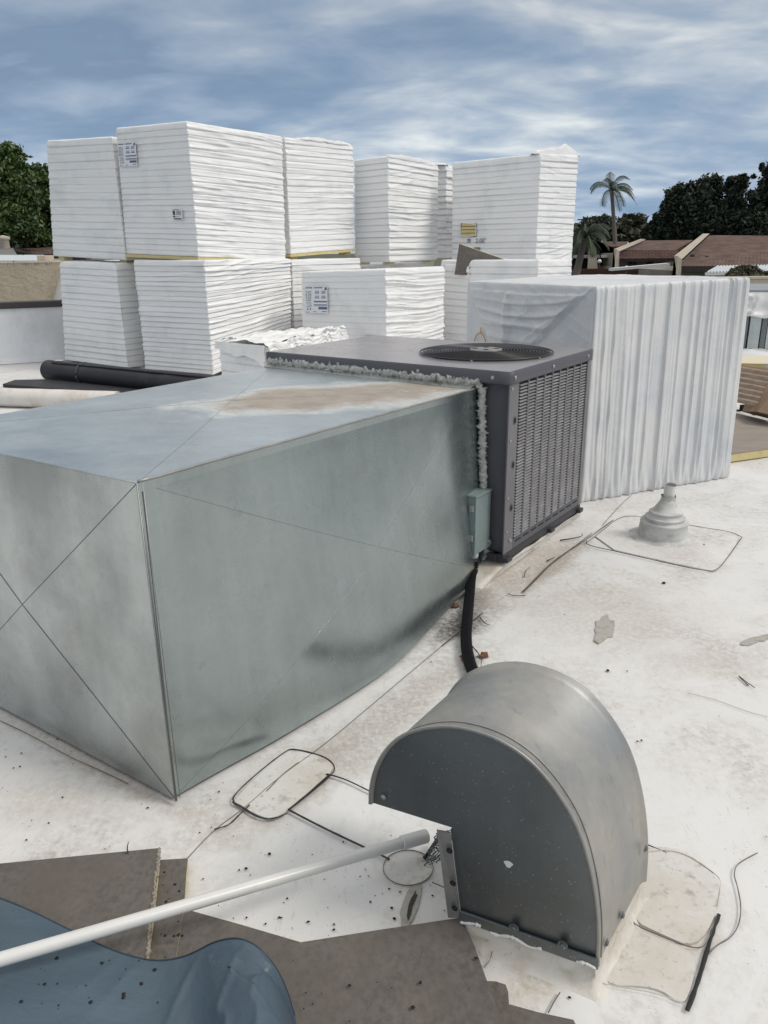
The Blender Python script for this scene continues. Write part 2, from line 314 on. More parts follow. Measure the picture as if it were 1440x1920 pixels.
# ------------------------------------------------------------------ object helpers
def link(o, parent=None):
    COL.objects.link(o)
    if parent is not None:
        o.parent = parent
        if parent.type == 'EMPTY' and parent.get('anchor') is not None:
            o.location = -Vector(parent['anchor'])
    return o
def tag(o, label=None, cat=None, group=None, kind=None):
    if label: o['label'] = label
    if cat: o['category'] = cat
    if group: o['group'] = group
    if kind: o['kind'] = kind
    return o
def thing(name, label, cat, loc, group=None):
    o = bpy.data.objects.new(name, None); COL.objects.link(o); o.location = Vector(loc); o['anchor'] = [float(c) for c in loc]; o.empty_display_size = .1
    THINGS.append(o); return tag(o, label, cat, group)
THINGS = []
def mesh(name, vs, fs, m, parent=None, smooth=False, mats=None, uv=None):
    me = bpy.data.meshes.new(name); me.from_pydata([tuple(map(float, v)) for v in vs], [], [tuple(int(i) for i in f) for f in fs]); me.update()
    for mm in (mats or [m]): me.materials.append(mm)
    if smooth: me.polygons.foreach_set('use_smooth', [True] * len(me.polygons))
    if uv is not None:
        l = me.uv_layers.new(name='UVMap')
        for lp in me.loops: l.data[lp.index].uv = uv[lp.vertex_index]
    o = bpy.data.objects.new(name, me); return link(o, parent)
def solo(o, label, cat, group=None, kind=None):
    """a thing made of one mesh: origin moved to the middle of its base"""
    me = o.data; n = len(me.vertices); a = np.empty(n * 3); me.vertices.foreach_get('co', a); a = a.reshape(-1, 3)
    b = np.array([(a[:, 0].min() + a[:, 0].max()) / 2, (a[:, 1].min() + a[:, 1].max()) / 2, a[:, 2].min()])
    me.vertices.foreach_set('co', (a - b).ravel()); o.location = Vector(b); me.update()
    return tag(o, label, cat, group, kind)
def gridmesh(name, P, m, parent=None, smooth=True, closed_u=False, flip=False, uv=None):
    """P : rows x cols x 3"""
    r, c = P.shape[:2]; idx = np.arange(r * c).reshape(r, c)
    a = idx[:-1, :]; b = idx[1:, :]
    if closed_u: a2 = np.roll(a, -1, 1); b2 = np.roll(b, -1, 1)
    else: a2 = a[:, 1:]; b2 = b[:, 1:]; a = a[:, :-1]; b = b[:, :-1]
    f = np.stack([a, a2, b2, b], -1).reshape(-1, 4)
    if flip: f = f[:, ::-1]
    me = bpy.data.meshes.new(name); me.vertices.add(r * c); me.vertices.foreach_set('co', P.reshape(-1).astype(np.float32))
    me.loops.add(f.size); me.loops.foreach_set('vertex_index', f.reshape(-1).astype(np.int32)); me.polygons.add(len(f))
    me.polygons.foreach_set('loop_start', np.arange(0, f.size, 4, dtype=np.int32)); me.polygons.foreach_set('loop_total', np.full(len(f), 4, dtype=np.int32))
    me.update(calc_edges=True); me.materials.append(m)
    if smooth: me.polygons.foreach_set('use_smooth', [True] * len(f))
    o = bpy.data.objects.new(name, me); return link(o, parent)
def hexa(name, b4, t4, m, parent=None, bev=0.0, seg=2, smooth=False):
    bm = bmesh.new(); v = [bm.verts.new(tuple(map(float, p))) for p in list(b4) + list(t4)]
    bm.faces.new([v[3], v[2], v[1], v[0]]); bm.faces.new(v[4:8])
    for i in range(4): bm.faces.new([v[i], v[(i + 1) % 4], v[4 + (i + 1) % 4], v[4 + i]])
    bmesh.ops.recalc_face_normals(bm, faces=bm.faces)
    if bev: bmesh.ops.bevel(bm, geom=bm.edges[:], offset=bev, segments=seg, affect='EDGES', profile=.5)
    me = bpy.data.meshes.new(name); bm.to_mesh(me); bm.free(); me.materials.append(m)
    return link(bpy.data.objects.new(name, me), parent)
def obox(name, o, ax, ay, az, m, parent=None, bev=0.0, seg=2):
    """box from corner o with edge vectors"""
    o, ax, ay, az = (np.array(q, float) for q in (o, ax, ay, az))
    return hexa(name, [o, o + ax, o + ax + ay, o + ay], [o + az, o + ax + az, o + ax + ay + az, o + ay + az], m, parent, bev, seg)
def prism(name, poly, z0, z1, m, parent=None, bev=0.0):
    """flat polygon (xy) with thickness"""
    bm = bmesh.new(); lo = [bm.verts.new((p[0], p[1], z0)) for p in poly]; hi = [bm.verts.new((p[0], p[1], z1)) for p in poly]; n = len(poly)
    bm.faces.new(lo[::-1]); bm.faces.new(hi)
    for i in range(n): bm.faces.new([lo[i], lo[(i + 1) % n], hi[(i + 1) % n], hi[i]])
    bmesh.ops.recalc_face_normals(bm, faces=bm.faces)
    if bev: bmesh.ops.bevel(bm, geom=[e for e in bm.edges], offset=bev, segments=1, affect='EDGES')
    bmesh.ops.triangulate(bm, faces=[f for f in bm.faces if len(f.verts) > 4])
    me = bpy.data.meshes.new(name); bm.to_mesh(me); bm.free(); me.materials.append(m)
    return link(bpy.data.objects.new(name, me), parent)
def resample(pts, n):
    pts = np.array(pts, float); d = np.r_[0, np.cumsum(np.linalg.norm(np.diff(pts, axis=0), axis=1))]
    t = np.linspace(0, d[-1], n); return np.stack([np.interp(t, d, pts[:, k]) for k in range(3)], 1)
def smoothpath(pts, n, it=3):
    p = np.array(pts, float)
    for _ in range(it):
        q = [p[0]]
        for a, b in zip(p[:-1], p[1:]): q += [a * .75 + b * .25, a * .25 + b * .75]
        q.append(p[-1]); p = np.array(q)
    return resample(p, n)
def tubedata(path, rad, seg=10, cap=True, flat=1.0):
    path = np.array(path, float); n = len(path); rad = np.broadcast_to(rad, (n,)) if np.ndim(rad) <= 1 else rad
    T = np.gradient(path, axis=0); T /= np.linalg.norm(T, axis=1)[:, None] + 1e-9
    ref = np.array([0, 0, 1.]) if abs(T[0][2]) < .9 else np.array([1., 0, 0]); vs = []
    for i in range(n):
        a = np.cross(T[i], ref); a /= np.linalg.norm(a) + 1e-9; b = np.cross(a, T[i]); ref = b
        for k in range(seg):
            th = 2 * pi * k / seg; vs.append(path[i] + rad[i] * (a * cos(th) + b * sin(th) * flat))
    fs = [(i * seg + k, i * seg + (k + 1) % seg, (i + 1) * seg + (k + 1) % seg, (i + 1) * seg + k) for i in range(n - 1) for k in range(seg)]
    if cap: fs += [tuple(range(seg))[::-1], tuple((n - 1) * seg + k for k in range(seg))]
    return vs, fs
def tube(name, path, rad, m, parent=None, seg=10, cap=True, flat=1.0, smooth=True):
    vs, fs = tubedata(path, rad, seg, cap, flat); return mesh(name, vs, fs, m, parent, smooth)
def lathe(name, prof, c, m, parent=None, seg=32, tilt=None, smooth=True, cap=False):
    vs = []; fs = []
    for (r, z) in prof:
        for k in range(seg): vs.append((c[0] + r * cos(2 * pi * k / seg) + (tilt[0] * z if tilt else 0), c[1] + r * sin(2 * pi * k / seg) + (tilt[1] * z if tilt else 0), c[2] + z))
    for i in range(len(prof) - 1): fs += [(i * seg + k, i * seg + (k + 1) % seg, (i + 1) * seg + (k + 1) % seg, (i + 1) * seg + k) for k in range(seg)]
    if cap: fs.append(tuple((len(prof) - 1) * seg + k for k in range(seg)))
    return mesh(name, vs, fs, m, parent, smooth)
class MB:
    def __init__(s): s.v = []; s.f = []
    def add(s, vs, fs): n = len(s.v); s.v += [tuple(map(float, v)) for v in vs]; s.f += [tuple(i + n for i in f) for f in fs]
    def quad(s, a, b, c, d): s.add([a, b, c, d], [(0, 1, 2, 3)])
    def box(s, o, ax, ay, az):
        o, ax, ay, az = (np.array(q, float) for q in (o, ax, ay, az))
        s.add([o, o + ax, o + ax + ay, o + ay, o + az, o + ax + az, o + ax + ay + az, o + ay + az], [(3, 2, 1, 0), (4, 5, 6, 7), (0, 1, 5, 4), (1, 2, 6, 5), (2, 3, 7, 6), (3, 0, 4, 7)])
    def tube(s, path, rad, seg=6, flat=1.0): s.add(*tubedata(path, rad, seg, True, flat))
    def build(s, name, m, parent=None, smooth=False): return mesh(name, s.v, s.f, m, parent, smooth)
def screw(p, n, r, parent, m=None, name='screw'):
    n = np.array(n, float); n /= np.linalg.norm(n); a = np.cross(n, [0, 0, 1.]);
    if np.linalg.norm(a) < .1: a = np.array([1., 0, 0])
    a /= np.linalg.norm(a); b = np.cross(n, a); p = np.array(p, float); vs = []; k = 10
    for rr, hh in ((1.7, 0), (1.7, .25), (1.0, .3), (1.0, .9), (.7, 1.1)):
        for i in range(k): th = 2 * pi * i / k; vs.append(p + n * hh * r + (a * cos(th) + b * sin(th)) * rr * r)
    fs = [(j * k + i, j * k + (i + 1) % k, (j + 1) * k + (i + 1) % k, (j + 1) * k + i) for j in range(4) for i in range(k)] + [tuple(4 * k + i for i in range(k))]
    return mesh(name, vs, fs, m or M['metal'], parent)

# ------------------------------------------------------------------ ground, roof deck, roof membrane
GZ = -3.0
o = mesh('ground', [(-600, -100, GZ), (600, -100, GZ), (600, 1500, GZ), (-600, 1500, GZ)], [(0, 1, 2, 3)], M['lawn']); tag(o, kind='structure')
PL0 = g(0, 683); PL1 = g(127, 675); pd = (PL1 - PL0); pd /= np.linalg.norm(pd); pn = np.array([-pd[1], pd[0], 0])       # left parapet line
PLa = PL0 - pd * 2.6; PLb = PL0 + pd * 8.0
roofpoly = [(-7.5, -3), (9, -3), (9, 9.2), (6, 13.5), (PLb[0], PLb[1]), (PLa[0], PLa[1])]
ro = prism('roof_deck', roofpoly, GZ, -.02, M['stucco2']); tag(ro, kind='structure')
# membrane sheet, gently uneven
xs = np.r_[np.linspace(-7.5, -1.5, 25)[:-1], np.linspace(-1.5, 2.8, 130), np.linspace(2.8, 9, 25)[1:]]
ys = np.r_[np.linspace(-3, .8, 12)[:-1], np.linspace(.8, 5, 130), np.linspace(5, 14.2, 30)[1:]]
X, Y = np.meshgrid(xs, ys)
Z = (fbm(X * 1.7, Y * 1.7, 3, 4) - .5) * .004 + (vn(X * 7, Y * 7, 8) - .5) * .001
mem = gridmesh('roof_membrane', np.stack([X, Y, Z - .0025], -1), M['mem']); tag(mem, kind='structure')
def strip(pts, w, z, name, m, label=None, jit=.0, th=.0015):
    jit *= .5; z = min(z, .005); w *= .65
    P = smoothpath([g(x, y, z) for x, y in pts], max(10, int(len(pts) * 14)), 2); n = len(P)
    r = w / 2 * (1 + jit * (vn(np.arange(n) * .17, 3.3, int(pts[0][0])) * 2 - 1) * 1.2)
    o = tube(name, P + [0, 0, .0015], r, m, mem, 6, True, th / (w / 2)); 
    if label: o['label'] = label
    return o
def patch(pts, name, z=.004, m=None, label=None, rnd=2):
    P = [g(x, y, 0) for x, y in pts]; P = P + [P[0]]
    q = np.array(P)
    for _ in range(rnd):
        r = []
        for a, b in zip(q[:-1], q[1:]): r += [a * .75 + b * .25, a * .25 + b * .75]
        r.append(r[0]); q = np.array(r)
    o = prism(name, q[:-1], -.002, z, m or M['patch'], mem)
    if label: o['label'] = label
    return o
SB = 'black_sealant_bead'
patch([(438, 1500), (535, 1408), (550, 1404), (622, 1428), (630, 1442), (540, 1522), (515, 1536), (498, 1537), (445, 1512)], 'membrane_patch', .0045, None, 'rectangular membrane patch outlined in black sealant beside the duct', 1)
strip([(438, 1506), (436, 1494), (480, 1452), (535, 1409), (550, 1404), (600, 1416), (622, 1428), (629, 1442), (621, 1455), (580, 1490), (541, 1520)], .006, .006, SB, M['sealblk'], None, .5)
strip([(436, 1505), (455, 1514), (478, 1530), (500, 1537), (520, 1534), (538, 1526)], .009, .006, SB, M['sealblk'], None, .5)
strip([(612, 1452), (629, 1456), (655, 1465), (700, 1488), (760, 1512)], .008, .005, SB, M['sealblk'], None, .3)
strip([(618, 1453), (580, 1487), (541, 1519)], .009, .007, SB, M['sealblk'], None, .3)
strip([(541, 1519), (600, 1550), (665, 1581), (706, 1600), (730, 1612)], .010, .005, SB, M['sealblk'], None, .3)
strip([(468, 1510), (455, 1522), (430, 1548), (412, 1553), (402, 1556)], .006, .005, SB, M['sealblk'], None, .6)
strip([(352, 1610), (402, 1556), (460, 1515), (520, 1460), (605, 1400), (700, 1320), (828, 1212)], .0025, .003, 'membrane_seam', M['pencil'])
strip([(828, 1212), (878, 1172), (905, 1150)], .006, .003, SB, M['sealblk'], None, .4)
strip([(905, 1150), (985, 1085)], .0025, .003, 'membrane_seam', M['memroll'])
strip([(980, 1110), (1000, 1090), (1030, 1058), (1070, 1030), (1095, 1015), (1150, 975)], .010, .003, SB, M['pencil'], None, .7)
strip([(982, 1110), (1010, 1082), (1035, 1056), (1075, 1027), (1110, 1000)], .006, .006, SB, M['sealblk'], None, .5)
strip([(952, 1114), (965, 1118), (985, 1117)], .006, .003, 'membrane_crack', M['sealblk'])
strip([(1130, 985), (1165, 945), (1185, 928)], .004, .003, 'membrane_seam', M['pencil'])
patch([(1098, 1020), (1165, 968), (1190, 967), (1370, 998), (1390, 1008), (1348, 1070), (1330, 1072)], 'membrane_patch', .004, M['mem'], 'square flashing patch around the pipe boot', 1)
strip([(1100, 1014), (1098, 1022), (1150, 1033), (1240, 1054), (1325, 1072), (1345, 1070), (1365, 1045), (1390, 1009)], .006, .006, SB, M['sealblk'], None, .5)
strip([(1100, 1018), (1130, 995), (1160, 970), (1190, 967), (1240, 975)], .004, .005, SB, M['pencil'], None, .5)
strip([(1240, 975), (1320, 990), (1370, 997), (1392, 1008)], .003, .005, 'membrane_seam', M['pencil'], None, .5)
strip([(1348, 1715), (1335, 1752), (1325, 1785), (1312, 1830), (1300, 1865), (1288, 1896)], .013, .004, SB, M['sealblk'], 'thick run of black sealant at the right of the vent curb', .6)
strip([(1328, 1790), (1345, 1772), (1370, 1760), (1386, 1735), (1390, 1700), (1382, 1660), (1375, 1640), (1382, 1620), (1420, 1600)], .0035, .003, SB, M['pencil'], None, .6)
strip([(0, 1352), (60, 1380), (130, 1420), (190, 1446), (240, 1470)], .004, .003, 'membrane_seam', M['pencil'], None, .6)
strip([(1385, 1268), (1400, 1280), (1415, 1290)], .003, .003, 'scratch', M['twig'])
strip([(1205, 1580), (1215, 1585), (1250, 1600)], .004, .003, SB, M['sealblk'])
strip([(1290, 1300), (1340, 1312), (1400, 1335), (1440, 1345)], .0018, .002, 'scratch', M['memroll'])
strip([(560, 1420 + 10), (530, 1452), (500, 1484)], .003, .006, 'membrane_seam', M['pencil'], None, .5)
# patches round the vent curb
patch([(1178, 1625), (1215, 1590), (1270, 1592), (1352, 1645), (1345, 1715), (1305, 1782), (1240, 1755), (1180, 1725)], 'membrane_patch', .005, None, 'stained patch at the back corner of the vent curb', 2)
patch([(1150, 1765), (1190, 1735), (1310, 1790), (1292, 1870), (1275, 1885), (1230, 1850), (1120, 1850)], 'membrane_patch', .003, M['patch'], None, 2)
strip([(1178, 1700), (1182, 1732), (1240, 1757), (1300, 1780), (1325, 1775), (1345, 1715)], .0022, .008, 'membrane_seam', M['pencil'])
strip([(1195, 1600), (1270, 1592), (1345, 1640), (1353, 1660), (1345, 1700)], .0016, .008, 'membrane_seam', M['memroll'])
strip([(1095, 1835), (1150, 1850), (1230, 1862), (1285, 1885)], .002, .006, 'membrane_seam', M['memroll'])
strip([(1028, 1900), (1038, 1880), (1050, 1862)], .004, .004, 'membrane_seam', M['pencil'])
strip([(925, 1772), (920, 1800), (908, 1815)], .002, .004, 'membrane_seam', M['pencil'])
# round patch under the hood mouth, with its seam ring
cpt = [(765 + 48 * cos(a), 1628 + 34 * sin(a)) for a in np.linspace(0, 2 * pi, 14)[:-1]]
patch(cpt, 'membrane_patch', .004, None, 'round patch below the mouth of the vent hood', 1)
strip(cpt + [cpt[0]], .002, .006, 'membrane_seam', M['pencil'])
strip([(810, 1655), (850, 1672), (870, 1690)], .002, .004, 'membrane_seam', M['pencil'])
# torn places
def blob(cx_, cy_, rx, ry, n, seed, ang=0, jag=.35):
    rs = np.random.RandomState(seed); pts = []
    for i in range(n):
        a = 2 * pi * i / n; r = 1 + (rs.rand() - .5) * 2 * jag; x = rx * r * cos(a); y = ry * r * sin(a); pts.append((cx_ + x * cos(ang) - y * sin(ang), cy_ + x * sin(ang) + y * cos(ang)))
    return pts
M['scrim'] = mat('exposed_grey_scrim', (.40, .385, .355), .9, var=(40, (.28, .26, .23), .5, .7), bump=(60, .5, .004))
patch(blob(1131, 1178, 20, 24, 16, 3, .3), 'torn_spot', .002, M['scrim'], 'grey scraped spot where the white surface is torn off', 0)
patch(blob(1410, 1202, 22, 6, 10, 5, -.3, .2), 'torn_spot', .003, M['scrim'], None, 0)
patch(blob(1430, 1197, 18, 5, 8, 6, -.3, .2), 'torn_spot', .004, M['scrim'], None, 0)
patch(blob(768, 1698, 14, 46, 14, 8, .35, .22), 'torn_spot', .003, M['scrim'], 'grey torn slot in the membrane beside the vent hood', 0)
patch(blob(771, 1700, 5, 34, 12, 9, .3, .4), 'torn_spot', .005, M['sealblk'], None, 0)
patch(blob(880, 1185, 18, 24, 14, 12, .9, .4), 'dirt_spot', .0005, M['grit'], None, 0) if False else None

# ------------------------------------------------------------------ wrapped insulation bundles
def corners(nx, nyt, nyb, h, L=None, R=None, yaw=54, lw=None, rw=None, base=None):
    """near vertical edge at pixel nx; L/R = (x_top, y_top, x_bottom, y_bottom) of the outer edges"""
    B = edgefit(nx, nyt, nyb, h) if base is None else np.array(base, float); T = B + [0, 0, h]
    if base is None and len(np.shape(nx)) == 0: pass
    def side(q, deg, w):
        D = np.array([cos(radians(deg)), sin(radians(deg)), 0])
        if q is None: return B + D * w, T + D * w
        tp = along(T, deg, q[0]); tp[2] = hgt(tp, q[1]) if q[1] else T[2]; tp2 = along(np.array([B[0], B[1], tp[2]]), deg, q[0]); tp[:2] = tp2[:2]
        bp = along(np.array([B[0], B[1], B[2]]), deg, q[2]) if q[2] else tp * 1.0; bp[2] = hgt(bp, q[3]) if q[3] else B[2]
        return bp, tp
    bl, tl = side(L, yaw + 90, lw); br, tr = side(R, yaw, rw)
    return [B, br, br + bl - B, bl], [T, tr, tr + tl - T, tl]
def ringpoint(c4, s):
    """s in [0,4): N->R->F->L->N"""
    i = np.floor(s).astype(int) % 4; f = s - np.floor(s); c = np.array(c4); return c[i] * (1 - f)[:, None] + c[(i + 1) % 4] * f[:, None]
def bundle(label, b4, t4, layers, seed, amp=(.006, .003), lay=.004, rows_per=10, mt=None, name='wrapped_bundle', cols=30, lumps=.006, group='white film wrapped insulation bundles', pleats=None, envelope=None, layjit=.5, sag=0):
    """amp = wrinkle height on the (right, left) faces; layers = boards under the film"""
    rs = np.random.RandomState(seed); mt = mt or M['film']
    base = np.mean(b4, axis=0); e = thing(name, label, 'insulation bundle', base, group)
    nv = 220
    s = np.concatenate([i + np.r_[0.004, np.linspace(.02, .98, cols), .996] for i in range(4)])
    Hh = np.linalg.norm(t4[0] - b4[0]); b4 = np.array(b4); t4 = np.array(t4)
    if layers:
        cuts = np.cumsum(rs.uniform(1 - .12, 1 + .12, layers)); cuts = np.r_[0, cuts / cuts[-1]]
        lp = np.array([0, .018, .045, .09, .2, .35, .5, .65, .8, .91, .955, .982])
        v = np.r_[(cuts[:-1, None] + (cuts[1:] - cuts[:-1])[:, None] * lp[None]).ravel(), 1.0]; nv = len(v)
    else: v = np.linspace(0, 1, nv)
    cen_b = b4.mean(0); cen_t = t4.mean(0)
    sidei = np.floor(s).astype(int) % 4; fr = s - np.floor(s)
    lens = [np.linalg.norm(b4[(i + 1) % 4] - b4[i]) for i in range(4)]; arc = np.cumsum([0] + lens)[:4]
    sm = arc[sidei] + fr * np.array(lens)[sidei]                      # metres round the ring
    ampr = np.array([amp[0], amp[0], amp[1], amp[1]])[sidei]           # N->R right face, L->N left face
    edge = np.clip(np.minimum(fr, 1 - fr) / .04, 0, 1); edge = edge * edge * (3 - 2 * edge)
    nrm = []
    for i in range(4):
        d = b4[(i + 1) % 4] - b4[i]; nn = np.array([d[1], -d[0], 0]); nn /= np.linalg.norm(nn); nrm.append(nn)
    nrm = np.array(nrm); NN = nrm[sidei].copy()
    for k in range(len(s)):                                            # blend the normals at corners
        if fr[k] < .01: NN[k] = nrm[sidei[k]] + nrm[(sidei[k] - 1) % 4]
        elif fr[k] > .99: NN[k] = nrm[sidei[k]] + nrm[(sidei[k] + 1) % 4]
    NN /= np.linalg.norm(NN, axis=1)[:, None]
    SS, VV = np.meshgrid(sm, v); FR = np.broadcast_to(fr, SS.shape); SI = np.broadcast_to(sidei, SS.shape)
    D = np.zeros_like(SS)
    vm = VV * Hh
    if layers:
        # uneven boards
        li = np.clip(np.searchsorted(cuts, v, side='right') - 1, 0, layers - 1); loc = (v - cuts[li]) / (cuts[li + 1] - cuts[li])
        jl = rs.uniform(-1, 1, (layers, 4)) * lay * layjit
        D += jl[li][:, sidei] * edge
        wob = (vn(SS * 1.8, vm * 6, seed + 5) * 1.2 + .25)
        groove = np.exp(-((np.minimum(loc, 1 - loc)) / .045) ** 2) * 1.35
        D -= groove[:, None] * lay * 1.15 * wob
        D += ((.5 - loc) * (loc > .0))[:, None] * lay * 2.3 * (.35 + .9 * vn(SS * .9, vm * 9, seed + 6))
    # folds in the film: long, nearly horizontal ridges that tilt a little
    tilt = (fbm(SS * .6, vm * .9, seed + 9, 2) - .5) * .30
    if pleats is None:
        q1 = 1 - np.abs(2 * vn(SS * 1.0 + 7, (vm + tilt) * 21, seed) - 1); q2 = 1 - np.abs(2 * vn(SS * 2.3, (vm + tilt * 1.4) * 34, seed + 3) - 1)
        D += .78 * np.broadcast_to(ampr, SS.shape) * (1.9 * q1 ** 4 + .9 * q2 ** 3 - .8) * (.35 + 1.1 * vn(SS * 1.3, vm * 1.6, seed + 21))
    else:
        cnt, pa = pleats
        ph = SS * cnt + (vn(SS * 2, vm * .9, seed + 2) - .5) * .5 + (VV - .5) * (vn(SS * 1.3, 0 * vm, seed + 4) - .5) * 1.3
        q1 = 1 - np.abs(2 * vn(ph, vm * .25, seed) - 1); q2 = 1 - np.abs(2 * vn(ph * 2.3, vm * .35, seed + 3) - 1)
        on = np.where((SI == 0) | (SI == 1), 1., .15)
        D += on * pa * (1.7 * q1 ** 4 + .5 * q2 ** 2 - .5)
        # small gathers where film is tucked under
        tuck = np.exp(-vm / .10); D += on * tuck * .006 * np.sin(SS * 110 + vm * 20 + 3 * vn(SS * 4, vm * 4, 6))
    D += (fbm(SS * 1.1, vm * 1.1, seed + 31, 3) - .5) * lumps * 2 * edge
    if envelope is not None:
        # folded flap on the left end (side 3 runs L->N): x along the face, z up
        xf = FR; zf = VV; E3 = (SI == 3)
        lineL = .985 - 1.42 * (xf - .03); lineR = .975 - .80 * (.95 - xf)
        tri = np.clip((zf - np.maximum(lineL, lineR)) * 55, 0, 1) * (zf < .965 - .012 * np.sin(pi * xf))
        band = np.clip((zf - (.965 - .012 * np.sin(pi * xf))) * 90, 0, 1)
        warp = (vn(xf * 4, zf * 9, 41) - .5) * .03
        fold = .014 * tri - .004 * band
        mid = np.exp(-((xf - .40 - warp * .6) / .022) ** 2) * .030 * (.35 + .9 * vn(zf * 40, xf * 3, 5)) * (zf < .962)
        sw = 0
        for (zz, am_, sag_, wd) in ((.935, .008, .03, .008), (.895, .014, .055, .010), (.84, .010, .05, .012), (.80, .012, .02, .010), (.74, .010, .03, .012)):
            cur = zz - sag_ * np.sin(pi * np.clip(xf, 0, 1)) + (xf - .5) * .02 + warp
            t_ = (zf - cur) / wd; sw = sw + am_ * np.where(t_ > 0, np.exp(-t_ ** 2 * .25), np.exp(-t_ ** 2 * 4)) * tri
        ridL = np.exp(-((zf - lineL) / .010) ** 2) * .006 + np.exp(-((zf - lineR) / .010) ** 2) * .008
        crumple = (1 - np.abs(2 * vn(xf * 5 + zf * 4, zf * 11 - xf * 5, 77) - 1)) ** 4 * .006 * (.3 + tri) + (1 - np.abs(2 * vn(xf * 3 + zf * 7, zf * 22 + xf * 9, 78) - 1)) ** 4 * .004 + ridL
        D = np.where(E3, D * .3 + (fold + mid + sw + crumple) * edge, D)
    zt = 1 - VV
    # rounded shoulder at top and bottom
    rr = np.exp(-zt * Hh / .010) * .008 + np.exp(-vm / .010) * .006; D = D - rr
    pb = ringpoint(b4, s); pt = ringpoint(t4, s)
    P = pb[None] * (1 - VV[..., None]) + pt[None] * VV[..., None] + NN[None] * D[..., None]
    if sag: P[..., 2] += -sag * np.sin(FR * pi) * VV * (SI < 4)
    w = gridmesh('wrap', P, mt, e, True, closed_u=True)
    # lid of the wrap
    top = P[-1]; cen = top.mean(0); rings = [top]
    for kf in (.985, .95, .88, .78, .66, .52, .38, .22, .08, .001):
        q = cen + (top - cen) * kf; q = q.copy()
        q[:, 2] += (fbm(q[:, 0] * 5, q[:, 1] * 5, seed + 40, 4) - .5) * .022 * min(1, (1 - kf) * 12) + .004
        rings.append(q)
    gridmesh('wrap_top', np.array(rings), mt, e, True, closed_u=True)
    bot = P[0]; cen = bot.mean(0)
    gridmesh('wrap_base', np.array([bot, cen + (bot - cen) * .02])[::-1], mt, e, True, closed_u=True)
    e['seed'] = seed
    face = dict(N=(b4[0], t4[0]), R=(b4[1], t4[1]), L=(b4[3], t4[3]), nR=nrm[0], nL=nrm[3]); return e, face
def facept(F, side, x, z, off=.012):
    """point on the right ('R') or left ('L') visible face; x from the near edge outwards, z up"""
    A, B = F['N'], F[side]; p0 = A[0] * (1 - x) + B[0] * x; p1 = A[1] * (1 - x) + B[1] * x
    return p0 * (1 - z) + p1 * z + (F['nR'] if side == 'R' else F['nL']) * off
def labelon(e, F, side, x0, x1, z0, z1, kind, off=.022):
    """a printed label; its little lines of print are bars on the paper"""
    def q(x, z, o_): return facept(F, side, x0 + (x1 - x0) * x, z0 + (z1 - z0) * z, o_)
    lab = MB(); lab.quad(q(0, 0, off), q(1, 0, off), q(1, 1, off), q(0, 1, off)); rs = random.Random(int(x0 * 100 + z0 * 50))
    L_ = lab.build('label', M['paper'], e); bars = MB(); blk = MB(); o2 = off + .002
    def bar(mb, a, b, c, d): mb.quad(q(a, c, o2), q(b, c, o2), q(b, d, o2), q(a, d, o2))
    if kind == 'sheet':      # x runs from near edge outwards, so 1 is the left border as seen
        bar(bars, .66, .97, .93, .965); bar(bars, .22, .58, .93, .965); bar(bars, .03, .12, .86, .96)
        for i in range(7):
            z = .80 - i * .055
            for k in range(3): a = .70 + rs.random() * .03 + k * .085; bar(bars, a, a + .05 + rs.random() * .03, z, z + .022)
        bar(bars, .72, .97, .40, .415)
        for i in range(3): bar(bars, .70, .70 + .15 + rs.random() * .12, .34 - i * .05, .355 - i * .05)
        bar(bars, .74, .78, .12, .2); bar(bars, .86, .9, .12, .2); bar(bars, .80, .97, .03, .05)
        for r_, z in enumerate((.74, .56)):
            for k in range(2 + r_ * 0):
                a = .08 + k * .28
                bar(bars, a, a + .20, z, z + .03)
                for j in range(3): bar(bars, a + .02 + j * .06, a + .05 + j * .06, z + .05, z + .10)
        bar(bars, .03, .60, .415, .46); bar(bars, .03, .60, .31, .335); bar(bars, .03, .60, .275, .29)
        bar(bars, .03, .40, .15, .24); bar(bars, .05, .25, .06, .085); bar(bars, .5, .64, .05, .07)
    else:
        bar(blk, .72, .95, .45, .85); bar(blk, .1, .9, .03, .13); bar(blk, .3, .9, .92, .96)
        for i in range(5): bar(blk, .12, .60, .80 - i * .085, .835 - i * .085)
        bar(blk, .72, .95, .22, .36); bar(blk, .3, .62, .26, .29)
    if bars.v: bars.build('label_print', M['ink'], L_)
    if blk.v: blk.build('label_print', M['inkblk'], L_)
    return L_
def foamfeet(e, b4, slab=None, feet=True, h=.045):
    """foam blocks (and a foam board) the bundle stands on; slab = (z0,z1) thickness above"""
    b4 = np.array(b4); c = b4.mean(0)
    if slab:
        q = c + (b4 - c) * 1.02; hexa('foam_board', q - [0, 0, slab], q - [0, 0, .001], M['foam'], e)
    if feet:
        zt = slab or 0.001
        for (a, b_) in ((0, 3), (0, 1), (1, 0), (2, 3), (3, 0), (3, 2), (1, 2), (2, 1)):
            if (a, b_) in ((0, 1), (3, 2), (1, 0), (2, 3)): pass
            else: continue
            p = b4[a] + (c - b4[a]) * .07; d1 = (b4[b_] - b4[a]); d1 /= np.linalg.norm(d1); d2 = (c - b4[a]); d2 = d2 - d1 * (d2 @ d1); d2 /= np.linalg.norm(d2)
            obox('foot_block', p - [0, 0, zt + h], d1 * .12, d2 * .12, [0, 0, h - .002], M['foam'], e)
